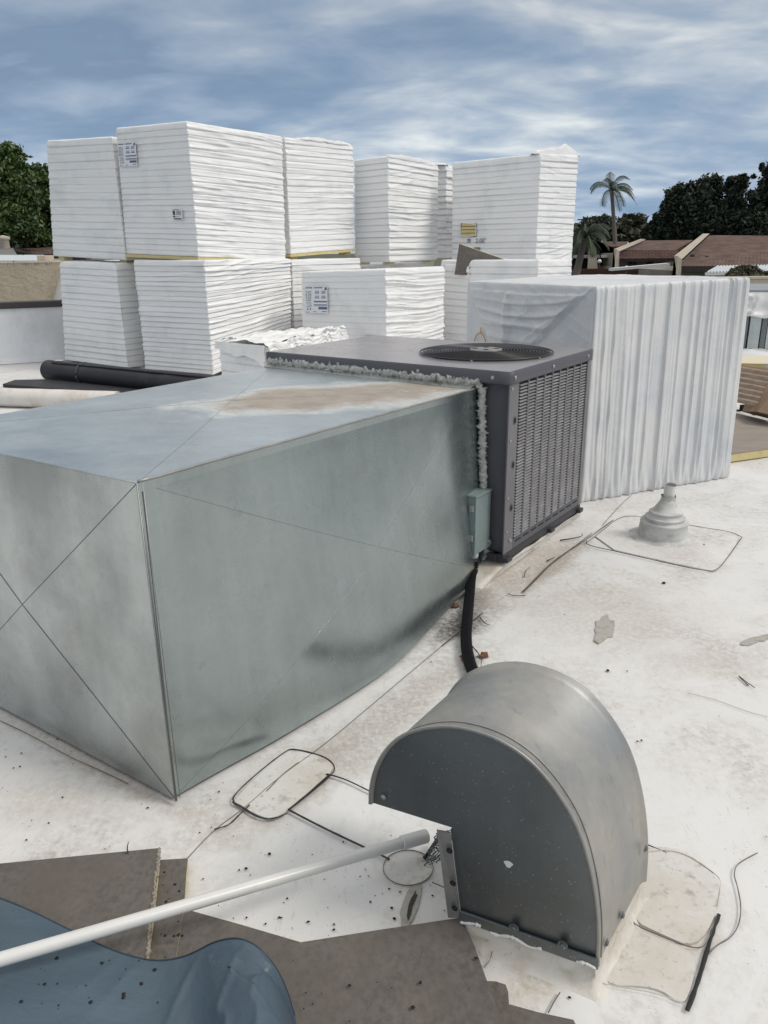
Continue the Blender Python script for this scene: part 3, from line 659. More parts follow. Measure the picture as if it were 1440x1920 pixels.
def looseflap(e, F, seed, pts, rise=.03, name='loose_film', size=(.3, .2)):
    """crumpled film standing up off the top; pts = world points of a path"""
    P = smoothpath(pts, 26, 2); rs = np.random.RandomState(seed); rows = []
    n = len(P); t = np.linspace(0, 1, n)
    for j in range(9):
        a = j / 8 * pi; off = size[1] * (cos(a) * .5); q = P.copy(); q[:, 0] += off * .5; q[:, 1] += off * .8
        q[:, 2] += rise * sin(a) * (np.sin(t * pi) ** .5) * (.6 + .9 * vn(t * 6, j * .6, seed)) + (vn(t * 14, j * 1.3, seed + 1) - .5) * .014
        rows.append(q)
    return gridmesh(name, np.array(rows), M['film'], e, True)

YW = 53
BN = {}
# lower tier
b4, t4 = corners(400, 488, 703, 1.22, (250, 488, 272, 692), (546, 485, 548, 640), 51)
e, F = bundle('lower white bundle with heavily creased film, directly under the tallest labelled bundle', b4, t4, 22, 11, (.008, .0075), .006, 8, cols=44, lumps=.012); BN['B2'] = (b4, t4, e, F)
b4, t4 = corners(240, 495, 690, 1.22, (112, 490, 122, 675), (268, 492, 270, None), 52)
e, F = bundle('leftmost lower white bundle, standing beside the parapet wall', b4, t4, 17, 12, (.003, .004), .006, 9, lumps=.006); BN['B1'] = (b4, t4, e, F)
Bq = at(724, 600, 8.5); Bq[2] = 0
b4, t4 = corners(724, 505, 690, hgt(Bq, 505), (565, 510, 568, None), (833, 500, 832, None), 54, base=Bq)
e, F = bundle('lower bundle behind the air conditioner with loose diagonal folds and a blue print label', b4, t4, 18, 13, (.014, .0035), .003, 9, cols=40, lumps=.012); BN['B4'] = (b4, t4, e, F)
labelon(e, F, 'L', .66, .94, .60, .86, 'sheet', .024); labelon(e, F, 'L', .08, .25, .30, .40, 'small', .024)
b4, t4 = corners(875, 498, 690, 1.22, (834, 494, 834, None), (978, 488, 985, None), 54)
e, F = bundle('lower bundle in the gap left of the big tarped bundle, top half showing', b4, t4, 15, 14, (.008, .004), .006, 9); BN['B5'] = (b4, t4, e, F)
# behind: under T3 and under T6
b3 = BN['B2'][0]; d = (b3[1] - b3[0]); d /= np.linalg.norm(d); off = d * (np.linalg.norm(b3[1] - b3[0]) + .08)
Bp = edgefit(560, 484, 625, 1.22) * 0 + np.array([b3[0][0] + off[0], b3[0][1] + off[1], b3[0][2]])
q = [np.array(p) for p in corners(0, 0, 0, 1.20, None, None, 53, 1.25, 1.32, base=Bp)]
e, F = bundle('lower bundle peeking out behind the labelled lower bundle, under the second upper bundle', list(q[0]), list(q[1]), 17, 15, (.006, .004), .005, 8); BN['B3'] = (q[0], q[1], e, F)
b4, t4 = corners(1000, 487, 690, 1.22, None, (1072, 487, 1066, None), 54, 1.3, None)
e, F = bundle('rightmost lower white bundle, under the bundle with the torn hole', b4, t4, 15, 16, (.007, .004), .005, 8); BN['B6'] = (b4, t4, e, F)
# a lower bundle under T4
b4, t4 = corners(735, 494, 640, 1.16, None, None, 56, 1.2, 1.3)
e, F = bundle('mostly hidden lower bundle under the narrow upper pair', b4, t4, 15, 18, (.005, .004), .005, 7, cols=18); BN['B7'] = (b4, t4, e, F)
# upper tier
b4, t4 = corners(372, 227, 482, 1.34, (217, 240, 238, 476), (529, 256, 536, 488), 52)
e, F = bundle('tallest upper white bundle with a blue printed label, stacked left of centre', b4, t4, 22, 21, (.0105, .0022), .0042, 8, cols=44, lumps=.010); BN['T2'] = (b4, t4, e, F); foamfeet(e, b4, .035, False)
labelon(e, F, 'L', .70, .97, .70, .88, 'sheet'); labelon(e, F, 'L', .14, .27, .285, .365, 'small')
b4, t4 = corners(236, 256, 488, 1.34, (87, 264, 101, 480), None, 56, None, 1.2)
e, F = bundle('leftmost upper white bundle, overlapped by the tallest labelled one', b4, t4, 16, 22, (.004, .0035), .0045, 9, lumps=.006); BN['T1'] = (b4, t4, e, F); foamfeet(e, b4, None, True, .055)
b4, t4 = corners(545, 257, 477, 1.34, None, (662, 273, 666, 467), 53, 1.25, None)
e, F = bundle('upper white bundle right behind the tallest one, with crinkled top film', b4, t4, 20, 23, (.0085, .004), .004, 8, cols=36); BN['T3'] = (b4, t4, e, F); foamfeet(e, b4, .03, True, .04)
looseflap(e, F, 3, [t4[0] * .8 + t4[1] * .2, t4[0] * .5 + t4[1] * .5, t4[0] * .05 + t4[1] * .95], .035)
b4, t4 = corners(730, 292, 492, 1.34, (664, 300, 666, 492), (822, 310, 820, 487), 56)
e, F = bundle('middle upper white bundle with its near corner facing the camera, no label', b4, t4, 17, 24, (.009, .003), .007, 9, cols=36, lumps=.008, layjit=1.2); BN['T4'] = (b4, t4, e, F); foamfeet(e, b4, None, True, .03)
looseflap(e, F, 4, [t4[0], t4[0] * .6 + t4[1] * .4, t4[0] * .1 + t4[1] * .9], .04)
b4, t4 = corners(846, 302, 486, 1.30, (820, 304, 822, None), None, 54, None, 1.2)
b4 = [p + np.array([.25, .35, 0]) for p in b4]; t4 = [p + np.array([.25, .35, 0]) for p in t4]
# narrow bundle seen in the gap
Bn = edgefit(838, 306, 484, 1.34)
b4, t4 = corners(0, 0, 0, 1.34, None, None, 56, .62, 1.2, base=Bn + np.array([0.0, .25, 0]))
e, F = bundle('narrow upper bundle showing only in the gap before the torn one', b4, t4, 15, 25, (.005, .004), .010, 9, layjit=1.6, cols=20); BN['T5'] = (b4, t4, e, F)
looseflap(e, F, 6, [t4[3], t4[0] * .5 + t4[3] * .5, t4[0]], .05)
b4, t4 = corners(1005, 288, 487, 1.34, (848, 305, 847, 487), (1085, 292, 1072, 489), 54)
e, F = bundle('upper white bundle with a torn hole showing yellow boards and 2.00 print', b4, t4, 17, 26, (.0085, .003), .005, 9, cols=44, lumps=.008, layjit=1.0); BN['T6'] = (b4, t4, e, F); foamfeet(e, b4, None, True, .04)
looseflap(e, F, 8, [t4[0] + [-.10, .15, .01], t4[0] + [.03, .06, .0], t4[0] * .5 + t4[1] * .5 + [0, .08, -.02], t4[1] + [.0, .05, .0]], .13, size=(.4, .22))
# torn hole with the yellow boards behind
def q6(x, z, o_): return facept(F, 'L', x, z, o_)
hx = (.70, .885); hz = (.245, .385)
rim = MB(); pts = [(.885, .385), (.80, .377), (.70, .363), (.695, .30), (.70, .25), (.80, .243), (.885, .24)]
for i in range(4):
    z0 = hz[0] + i * .0345; sk = -.004
    mb = MB(); p = [q6(hx[0] - (.004 if i % 2 else 0), z0, .006), q6(hx[1] - .004 * i, z0 + .001, .006), q6(hx[1] - .004 * i, z0 + .029, .006), q6(hx[0], z0 + .027, .006)]; p2 = [q6(hx[0], z0, .016), q6(hx[1] - .004 * i, z0 + .001, .016), q6(hx[1] - .004 * i, z0 + .029, .016), q6(hx[0], z0 + .027, .016)]
    mb.add(p + p2, [(3, 2, 1, 0), (4, 5, 6, 7), (0, 1, 5, 4), (1, 2, 6, 5), (2, 3, 7, 6), (3, 0, 4, 7)]); mb.build('exposed_board', M['foam'], e)
bk = MB(); bk.quad(*[q6(a, b, .0135) for a, b in ((hx[0] - .006, hz[0] - .006), (hx[1] + .004, hz[0] - .006), (hx[1] + .004, hz[1]), (hx[0] - .006, hz[1] - .012))]); bk.build('torn_hole', mat('brown_gap', (.10, .055, .03), .9), e)
rim = MB(); rp = [q6(a, b, .018) for a, b in pts + [pts[0]]]; rim.tube(resample(rp, 60), .0035 + .004 * RNG.rand(60), 5); rim.build('torn_film_edge', M['film'], e, True)
# the print: 2.00" as flat lettering
def lettering(txt, p0, ax, up, size, m, parent, name='lettering'):
    cu = bpy.data.curves.new(name, 'FONT'); cu.body = txt; cu.size = size
    ob = bpy.data.objects.new(name, cu); COL.objects.link(ob); dg = bpy.context.evaluated_depsgraph_get(); me = bpy.data.meshes.new_from_object(ob.evaluated_get(dg)); bpy.data.objects.remove(ob)
    ax = Vector(ax).normalized(); up = Vector(up).normalized(); nn = ax.cross(up)
    for v_ in me.vertices: v_.co = Vector(p0) + ax * v_.co.x + up * v_.co.y + nn * 0
    me.materials.clear(); me.materials.append(m); return link(bpy.data.objects.new(name, me), parent)
a0 = q6(.70, .175, .022); a1 = q6(.4, .175, .022); lettering('2.00"', a0, a1 - a0, (0, 0, 1), .085, M['inkblk'], e)
bar = MB()
for i in range(14):
    x = .715 - i * .0055; bar.quad(q6(x, .095, .022), q6(x - .003, .095, .022), q6(x - .003, .13, .022), q6(x, .13, .022))
for i in range(3): bar.quad(q6(.80, .18 + i * .014, .022), q6(.76, .18 + i * .014, .022), q6(.76, .188 + i * .014, .022), q6(.80, .188 + i * .014, .022))
bar.build('barcode', M['inkblk'], e)['kind'] = 'stuff'

# the big bundle lying on its side, vertical pleats
Bb = g(1088, 943); hB = hgt(Bb, 538); yawB = 24.3
bR = g(1365, 895); L_ = along(Bb + [0, 0, hB], yawB + 90, 876) - (Bb + [0, 0, hB])
tR = along(Bb + [0, 0, hB], yawB, 1404); tR[2] = hgt(tR, 521)
tL = Bb + [0, 0, hB] + L_; tL[2] = hgt(tL, 528)
T0 = Bb + [0, 0, hB]
eB, FB = bundle('big dirty white tarped bundle with vertical pleats, beside the air conditioner', [Bb, bR, bR + L_, Bb + L_], [T0, tR, tR + (tL - T0), tL], 0, 31, (.004, .004), 0, 8, M['filmgrey'], cols=200, lumps=.003, pleats=(30, .0085), envelope=True)
th = np.linspace(0, pi, 16)
mb = MB(); mb.tube([facept(FB, 'L', .84 + .07 * cos(t), .60 + .13 * sin(t), .016) for t in th], .0035, 5); mb.tube([facept(FB, 'L', .835, .73, .016), facept(FB, 'L', .835, .76, .016)], .003, 5)
mb.build('orange_marker_arc', M['orange'], eB)
# low bundle with crumpled film between
Bl = at(505, 700, 6.3); zt = hgt([Bl[0], Bl[1]], 652); Bl[2] = 0
b4, t4 = corners(0, 0, 0, zt, None, None, 50, .62, .9, base=Bl)
e, F = bundle('low white bundle with a loose crumpled sheet on top, behind the duct', b4, t4, 8, 33, (.006, .010), .004, 9, lumps=.02)
pk = at(650, 623, 7.0)
def sheetgrid(nu_, nv2, f, nm='loose_film', par=None):
    G_ = np.array([[f(i / (nu_ - 1), j / (nv2 - 1)) for i in range(nu_)] for j in range(nv2)]); return gridmesh(nm, G_, M['film'], par, True)
def crum(a, b, sd=1): return .5 * (1 - abs(2 * vn(a * 5 + b * 2, b * 4, sd) - 1)) ** 2 + .5 * (1 - abs(2 * vn(a * 9 - b * 5, b * 8 + a * 2, sd + 1) - 1)) ** 3
def topsheet(a, b):
    L0 = t4[3] * (1 - a) + t4[0] * a; F0 = t4[2] * (1 - a) + (pk + [0, .1, 0]) * a; p = L0 * (1 - b) + F0 * b
    return p + np.array([0, 0, .012 + .055 * float(crum(a, b, 4))])
sheetgrid(46, 40, topsheet, par=e)
def hang(a, b):
    p = (t4[0] + (pk - t4[0]) * a); return p + np.array([.03 * b, -.04 - .03 * float(crum(a, b, 9)), .02 + .05 * float(crum(a * 2, 0, 3)) - b * (.05 + .10 * float(vn(a * 6, 1, 5)))])
sheetgrid(60, 14, hang, par=e)
def hang2(a, b):
    p = t4[3] + (t4[0] - t4[3]) * a; return p + np.array([-.02 - .02 * float(crum(a, b, 12)), -.03, .02 - b * (.06 + .14 * float(vn(a * 5, 1, 8)) * a)])
sheetgrid(40, 12, hang2, par=e)

# leaning brown insulation board between the tiers
def slabpts(px, Y, th_=.05, dirv=(0.35, .93, 0)):
    return [at(x, y, Y + dy) for (x, y, dy) in px], np.array(dirv) * th_
def leaning(px, Y, label, th_=.05):
    P, dv = slabpts(px, Y, th_); c = np.mean(P, 0); e = thing('insulation_board', label, 'insulation board', (c[0], c[1], min(p[2] for p in P)))
    n = len(P); dv1 = dv * .12
    for nm, m, a, b in (('facer', M['facer'], 0, .10), ('foam_core', M['foam'], .102, 1)):
        V_ = [p + dv * a for p in P] + [p + dv * b for p in P]
        mesh(nm, V_, [tuple(range(n)), tuple(range(2 * n - 1, n - 1, -1))] + [(i, i + n, (i + 1) % n + n, (i + 1) % n) for i in range(n)], m, e)
    return e
leaning([(861, 457, 0), (985, 500, 0.0), (975, 520, 0), (852, 515, 0)], 9.7, 'dark brown board offcut leaning at the foot of the torn upper bundle')
leaning([(975, 497, 0), (1003, 505, .1), (996, 540, .1), (972, 540, 0)], 10.2, 'small dark board offcut jammed between two lower bundles', .04)

# ------------------------------------------------------------------ air conditioner
ud = np.array([cos(radians(54)), sin(radians(54)), 0]); vd = np.array([cos(radians(144)), sin(radians(144)), 0]); K = np.array([.504, 3.084, 0.])
UL, VL = .845, 1.30
ztl = ztk = .886; zbk = .10; zbl = .10
def ac(u_, v_, z_):
    """point of the cabinet: u to the right-back, v to the left-back, z 0..1 from the base to the lid"""
    zb = zbk + (zbl - zbk) * v_ / VL; ztp = ztk + (ztl - ztk) * v_ / VL
    return K + ud * u_ + vd * v_ + np.array([0, 0, zb + (ztp - zb) * z_])
ACZ = 0
AC = thing('air_conditioner', 'dark grey rooftop air conditioner with round fan guard and louvred side', 'air conditioner', K + ud * .42 + vd * .65)
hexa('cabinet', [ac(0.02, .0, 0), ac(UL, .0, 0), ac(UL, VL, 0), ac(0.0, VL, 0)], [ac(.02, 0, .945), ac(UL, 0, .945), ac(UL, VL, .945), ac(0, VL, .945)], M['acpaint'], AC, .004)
# lid with a round opening
fc = (.465, .355); fr_ = .298; nseg = 96; ring = []; outer = []; ov = .016
for k in range(nseg):
    a = 2 * pi * k / nseg; ring.append(ac(fc[0] + fr_ * cos(a), fc[1] + fr_ * sin(a), 1.0))
    dx, dy = cos(a), sin(a); x0, x1, y0, y1 = -ov, UL + ov, -ov, VL + ov; ts = []
    if dx > 1e-6: ts.append((x1 - fc[0]) / dx)
    if dx < -1e-6: ts.append((x0 - fc[0]) / dx)
    if dy > 1e-6: ts.append((y1 - fc[1]) / dy)
    if dy < -1e-6: ts.append((y0 - fc[1]) / dy)
    t_ = min(ts); outer.append((fc[0] + dx * t_, fc[1] + dy * t_))
# snap nearest samples to the four corners
for (qx, qy) in ((-ov, -ov), (UL + ov, -ov), (UL + ov, VL + ov), (-ov, VL + ov)):
    k = min(range(nseg), key=lambda i: (outer[i][0] - qx) ** 2 + (outer[i][1] - qy) ** 2); outer[k] = (qx, qy)
inner_dn = [ac(fc[0] + (fr_) * cos(2 * pi * k / nseg), fc[1] + fr_ * sin(2 * pi * k / nseg), .965) for k in range(nseg)]
o_in = [ac(fc[0] + (x - fc[0]) * .992, fc[1] + (y - fc[1]) * .992, 1.0) for x, y in outer]
rowsP = np.array([inner_dn, ring, o_in, [ac(x, y, .997) for x, y in outer], [ac(x, y, .945) for x, y in outer], [ac(x, y, .935) for x, y in outer], [ac(fc[0] + (x - fc[0]) * .97, fc[1] + (y - fc[1]) * .97, .935) for x, y in outer]])
lid = gridmesh('lid', rowsP, M['acpaint'], AC, False, closed_u=True, flip=True)
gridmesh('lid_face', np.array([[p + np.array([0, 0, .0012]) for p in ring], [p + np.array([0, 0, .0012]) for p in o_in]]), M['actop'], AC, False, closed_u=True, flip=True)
# fan guard: dark well, blades, rings, spokes, motor cap
def disc(name, r, z, m, par, n=48, r0=0.0):
    vs = [ac(fc[0] + r * cos(2 * pi * k / n), fc[1] + r * sin(2 * pi * k / n), z) for k in range(n)]
    return mesh(name, vs, [tuple(range(n))], m, par)
disc('fan_well', fr_ - .002, .967, M['dark'], AC)
fb = MB()
for k in range(4):
    a = k * pi / 2 + .4
    pts = []
    for (rr, da, zz) in ((.05, -.25, .972), (fr_ * .92, -.22, .970), (fr_ * .92, .32, .980), (.05, .35, .982)): pts.append(ac(fc[0] + rr * cos(a + da), fc[1] + rr * sin(a + da), zz))
    fb.quad(*pts)
fb.build('fan_blades', M['dark'], AC)
gd = MB(); nr = 17
for i in range(nr):
    rr = .075 + (fr_ + .012 - .075) * i / (nr - 1); zz = 1.012 + .010 * (1 - (rr / fr_) ** 2)
    P = [ac(fc[0] + rr * cos(t), fc[1] + rr * sin(t), zz) for t in np.linspace(0, 2 * pi, 64)]; gd.tube(P, .0021 if i < nr - 1 else .004, 5)
for k in range(6):
    a = k * pi / 3 + .3; gd.tube([ac(fc[0] + rr * cos(a), fc[1] + rr * sin(a), 1.009 + .010 * (1 - (rr / fr_) ** 2)) for rr in np.linspace(.05, fr_ + .012, 8)], .0032, 5)
guard = gd.build('fan_guard', M['wire'], AC, True)
cp = [[ac(fc[0] + rr * cos(2 * pi * k / 32), fc[1] + rr * sin(2 * pi * k / 32), zz) for k in range(32)] for rr, zz in ((.078, 1.016), (.076, 1.026), (.066, 1.029), (.001, 1.029))]
gridmesh('motor_cap', np.array(cp), mat('grey_cap', (.20, .19, .19), .4), guard, True, closed_u=True, flip=False)
for k in range(4):
    a = k * pi / 2 + .5; q = MB(); q.add([ac(fc[0] + .05 * cos(a) + .014 * cos(t), fc[1] + .05 * sin(a) + .014 * sin(t), 1.0305) for t in np.linspace(0, 2 * pi, 9)[:-1]], [tuple(range(8))]); q.build('slot', M['dark'], guard)
for k in range(6):
    a = k * pi / 3 + .3; screw(ac(fc[0] + (fr_ + .014) * cos(a), fc[1] + (fr_ + .014) * sin(a), 1.004), (0, 0, 1), .005, AC)
# louvred side panel
off = -vd * .010
pan = obox('louvre_frame', ac(.0, 0, .0) + off * .2, ud * .085, -vd * .008, [0, 0, .735], M['aclight'], AC, .002)
obox('louvre_frame', ac(.822, 0, .0) + off * .2, ud * .022, -vd * .008, [0, 0, .735], M['aclight'], AC, .002)
obox('louvre_frame', ac(.085, 0, .0) + off * .2, ud * .737, -vd * .008, [0, 0, .045], M['acpaint'], AC, .002)
obox('louvre_frame', ac(.085, 0, .935) + off * .2, ud * .737, -vd * .008, [0, 0, .012], M['aclight'], AC, .002)
bk = MB(); bk.quad(ac(.085, 0, .045) - vd * .001, ac(.822, 0, .045) - vd * .001, ac(.822, 0, .94) - vd * .001, ac(.085, 0, .94) - vd * .001); bk.build('louvre_backing', M['dark'], AC)
nc = 9; x0, x1 = .092, .816; cw = (x1 - x0) / nc; zlo, zhi = .150, .828; nrw = 50
for c in range(nc):
    mb = MB(); xa = x0 + c * cw; 
    for r in range(nrw):
        z = zlo + (zhi - zlo) * r / nrw; p = K + ud * (xa + .006); w_ = ud * (cw - .012)
        a = p + np.array([0, 0, z]) - vd * .002; a = a + np.array([0, 0, .0060]); b = a + np.array([0, 0, -.0042]) - vd * .0085
        dz = np.array([0, 0, -.0016])
        mb.add([a, a + w_, b + w_, b, a + dz, a + w_ + dz, b + w_ + dz, b + dz], [(0, 1, 2, 3), (7, 6, 5, 4), (3, 2, 6, 7), (0, 4, 5, 1), (0, 3, 7, 4), (1, 5, 6, 2)])
    col_o = mb.build('louvre_column', mat('louvre_slat_paint', (.25, .25, .26), .38, var=(20, (.38, .38, .38), .45, .65)), AC); col_o['label'] = 'column of horizontal angled louvre slats'
    if c: obox('louvre_rib', K + ud * (xa - .006) + [0, 0, .145] - vd * .002, ud * .012, -vd * .0095, [0, 0, .690], M['aclight'], AC)
for c in range(nc):   # drain slots along the foot of the panel
    mb = MB(); mb.box(K + ud * (x0 + c * cw + .012) + [0, 0, .128] - vd * .0105, ud * (cw - .024), -vd * .001, [0, 0, .007]); mb.build('drain_slot', M['dark'], AC)
for z in (.24, .43, .62): 
    for rr, m_, of in ((.014, M['acpaint'], .011), (.009, M['dark'], .0125)):
        c_ = K + ud * .055 - vd * of + [0, 0, z + .06]; mesh('knockout', [c_ + ud * rr * cos(t) + np.array([0, 0, rr * 1.4 * sin(t)]) for t in np.linspace(0, 2 * pi, 17)[:-1]], [tuple(range(16))], m_, AC)
screw(K + ud * .055 - vd * .011 + [0, 0, .15], -vd, .006, AC)
for (x, z) in ((.02, .815), (.02, .60), (.02, .35), (.02, .2)): screw(K + ud * x - vd * .011 + [0, 0, z], -vd, .004, AC)
for (x, z) in ((.03, .860), (.80, .860), (.4, .860)): screw(ac(x, -ov, 0) * 0 + K + ud * x - vd * (ov + .001) + [0, 0, z], -vd, .005, AC)
for v_ in (.06, .42, .86, 1.22): screw(ac(-ov - .001, v_, .966), -ud, .005, AC)
# base rail
for nm, o0, ax, ay in (('base_rail', ac(-.004, -.012, 0) - [0, 0, .035], ud * (UL + .008), vd * .05), ('base_rail', ac(-.012, .02, 0) - [0, 0, .035], vd * (VL - .02), ud * .05)):
    obox(nm, o0, ax, ay, [0, 0, .034], mat('dark_rail', (.035, .035, .04), .5), AC, .002)
for x in (.0, .45, .80): obox('rail_foot', ac(x, -.032, 0) - [0, 0, .035], ud * .045, vd * .03, [0, 0, .02], mat('dark_rail', (.035, .035, .04), .5), AC, .003)
# curb
c0 = g(902, 1103); c1 = g(1092, 963); inn = ud * .0
tp = [ac(.03, -.015, 0) - [0, 0, .038], ac(UL - .005, -.015, 0) - [0, 0, .038], ac(UL - .005, VL - .03, 0) - [0, 0, .038], ac(.03, VL - .03, 0) - [0, 0, .038]]
bt = [c0, c1, c1 + vd * (VL + .12), c0 + vd * (VL + .12)]
for p in bt: p[2] = -.004
mid = [(np.array(a) * .55 + np.array(b) * .45) - np.array([0, 0, .0]) for a, b in zip(tp, bt)]
for i, p in enumerate(mid): p[2] = .03
rr_ = np.linspace(0, 4, 160, endpoint=False)
lev = [np.array(tp), np.array(mid) * [1, 1, 1], np.array(bt)]
G = []
for a, b, ts in ((lev[0], lev[1], np.linspace(0, 1, 5)), (lev[1], lev[2], np.linspace(.2, 1, 6))):
    for t in ts:
        t2 = t; R_ = ringpoint(a, rr_) * (1 - t2) + ringpoint(b, rr_) * t2; R_[:, 2] += (vn(rr_ * 12, t * 3, 4) - .5) * .006; R_[:, 0] += (vn(rr_ * 9, t * 4, 7) - .5) * .012; G.append(R_)
e = gridmesh('equipment_curb', np.array(G)[::-1], M['curb'], None, True, closed_u=True)
solo(e, 'stained off-white membrane curb under the air conditioner', 'curb')
# disconnect box
bx0 = K + vd * .24 - ud * .0; SW = thing('disconnect_box', 'small grey-green electrical disconnect box on the side of the air conditioner', 'electrical box', (bx0[0], bx0[1], .14))
pA = onplane(868, 1005, K - ud * .10, ud); pB = onplane(868, 925, K - ud * .10, ud)
xl = (pA - K) @ vd + .022
bw = .098; bz0, bz1 = .125, .385
bo = K + vd * (xl - bw) - ud * .13
obox('box_body', bo + [0, 0, bz0], vd * bw, ud * .129, [0, 0, bz1 - bz0], M['boxpaint'], SW, .003)
obox('box_cover', bo - ud * .005 - vd * .003 + [0, 0, bz0 - .0], vd * (bw + .008), ud * .012, [0, 0, bz1 - bz0 + .006], M['boxpaint'], SW, .002)
obox('rain_lip', bo - ud * .008 - vd * .006 + [0, 0, bz1 - .004], vd * (bw + .014), ud * .138, [0, 0, .008], M['boxpaint'], SW, .002)
for z in (.19, .32): obox('hasp', bo - ud * .012 + vd * .006 + [0, 0, z], vd * .018, ud * .007, [0, 0, .028], M['metal'], SW, .002)
for v_ in (.02, .065): 
    c_ = bo + vd * v_ + ud * (.03 if v_ < .05 else .07); tube('conduit_fitting', [c_ + [0, 0, bz0 - .035], c_ + [0, 0, bz0 - .022], c_ + [0, 0, bz0 - .02], c_ + [0, 0, bz0]], [.016, .016, .019, .019], mat('grey_fitting', (.36, .38, .37), .5), SW, 14)
cA = bo + vd * .02 + ud * .03; cB = bo + vd * .065 + ud * .07
def corr(path, r, n):
    P = smoothpath(path, n, 3); rad = r * (1 + .28 * np.sign(np.sin(np.arange(n) * pi / 2 + .5))); return P, rad
P, rad = corr([cA + [0, 0, .10], cA + [0, 0, .04], g(884, 1075, .05), g(881, 1110, .025), g(876, 1160, .022), g(873, 1200, .02), g(878, 1235, .02), g(886, 1258, .02), g(905, 1300, .02), g(925, 1330, .02)], .0165, 420)
solo(tube('conduit', P, rad, M['black'], None, 12, smooth=False), 'black corrugated conduit running from the disconnect box down across the roof', 'conduit')
P, rad = corr([cB + [0, 0, .10], cB + [0, 0, .03], cA * .4 + cB * .6 + [0, 0, -.03], cA * .7 + cB * .3 + [.0, -.02, -.09]], .013, 120)
solo(tube('conduit', P, rad, M['black'], None, 12, smooth=False), 'short black corrugated conduit hanging behind the longer one under the box', 'conduit')

# ------------------------------------------------------------------ big sheet metal duct
A0 = g(330, 1500, .012); zA = hgt(A0, 905); B0 = g(-88, 1278, .012); zB = hgt(B0, 810)
A1 = np.array([A0[0], A0[1], zA]); B1 = np.array([B0[0], B0[1], zB])
E1 = onplane(893, 729, K, ud); D1 = onplane(508, 687, K, ud); E0 = np.array([.425, 3.14, .012]); D0 = np.array([D1[0], D1[1], .012])
DU = thing('metal_duct', 'large galvanised sheet metal duct transition sealed to the air conditioner', 'duct', (A0 + D0) / 2 * [1, 1, 0])
def panel(name, P00, P10, P11, P01, nu, nv_, outw, bulge, m, extra=None, label=None, flip=False, seed=1):
    """cross-broken sheet: bottom P00->P10, top P01->P11"""
    u_, v_ = np.meshgrid(np.linspace(0, 1, nu), np.linspace(0, 1, nv_)); P00, P10, P11, P01 = map(np.array, (P00, P10, P11, P01))
    P = ((1 - u_) * (1 - v_))[..., None] * P00 + (u_ * (1 - v_))[..., None] * P10 + (u_ * v_)[..., None] * P11 + ((1 - u_) * v_)[..., None] * P01
    py = np.minimum(np.minimum(u_, 1 - u_), np.minimum(v_, 1 - v_)) * 2
    edge = np.clip(np.minimum(np.minimum(u_, 1 - u_), np.minimum(v_, 1 - v_)) / .08, 0, 1)
    d = py * bulge + (fbm(u_ * 1.6, v_ * 1.6, seed, 2) - .5) * .010 * edge
    P = P + np.array(outw) * d[..., None]
    if extra: P = extra(P, u_, v_)
    o = gridmesh(name, P, m, DU, True, flip=flip); 
    if label: o['label'] = label
    return P
nearN = np.cross((B1 - A1), [0, 0, 1.]); nearN /= np.linalg.norm(nearN); nearN = nearN if nearN @ (CAM - A0) > 0 else -nearN
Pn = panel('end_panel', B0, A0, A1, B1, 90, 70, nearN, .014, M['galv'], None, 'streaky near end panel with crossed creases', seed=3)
# curved foot line of the long side
foot = [g(330, 1500), g(415, 1451), g(500, 1405), g(600, 1345), g(660, 1308), g(720, 1268), g(770, 1225), g(820, 1170), g(850, 1138), g(880, 1106), np.array([.425, 3.14, 0])]
footP = smoothpath(foot, 110, 2); footP[:, 2] = .012
sideN = np.cross([0, 0, 1.], (E1 - A1)); sideN[2] = 0; sideN /= np.linalg.norm(sideN); sideN = sideN if sideN @ (CAM - A0) > 0 else -sideN
nu, nv_ = 110, 70; U_, V_ = np.meshgrid(np.linspace(0, 1, nu), np.linspace(0, 1, nv_))
topP = A1[None] * (1 - np.linspace(0, 1, nu))[:, None] + E1[None] * np.linspace(0, 1, nu)[:, None]
dlen = np.r_[0, np.cumsum(np.linalg.norm(np.diff(footP[:, :2], axis=0), axis=1))]; dlen /= dlen[-1]
straight = A0[None] * (1 - dlen)[:, None] + E0[None] * dlen[:, None]
topS = A1[None] * (1 - dlen)[:, None] + E1[None] * dlen[:, None]
bul = footP - straight
UU = np.broadcast_to(dlen, (nv_, nu)); VV = V_
Ps = straight[None] * (1 - VV)[..., None] + topS[None] * VV[..., None] + bul[None] * ((1 - VV) ** 1.6)[..., None]
edge = np.clip(np.minimum(np.minimum(UU, 1 - UU), np.minimum(VV, 1 - VV)) / .08, 0, 1); py = np.minimum(np.minimum(UU, 1 - UU), np.minimum(VV, 1 - VV)) * 2
Ps += sideN * (py * .022 + (fbm(UU * 1.7, VV * 1.4, 14, 2) - .5) * .012 * edge)[..., None]
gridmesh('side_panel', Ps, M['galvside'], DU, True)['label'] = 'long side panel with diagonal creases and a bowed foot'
gridmesh('side_panel', np.array([[B0, D0], [B1, D1]]), M['galvside'], DU, False)
ra_, rb_ = g(390, 768, .85), g(860, 712, .82); rc_, rd_ = g(600, 703, .83), g(600, 772, .84)
RUST = ((ra_[0] + rb_[0]) / 2, (ra_[1] + rb_[1]) / 2, math.atan2(rb_[1] - ra_[1], rb_[0] - ra_[0]), np.linalg.norm(rb_ - ra_) * .62, .33)
Pt = panel('top_panel', A1, E1, D1, B1, 90, 90, np.array([0, 0, 1.]), .012, galv('galvanised_steel_lid', (.55, .60, .615), .38, rust=RUST), None, 'top panel with a dried brown puddle stain', seed=6)
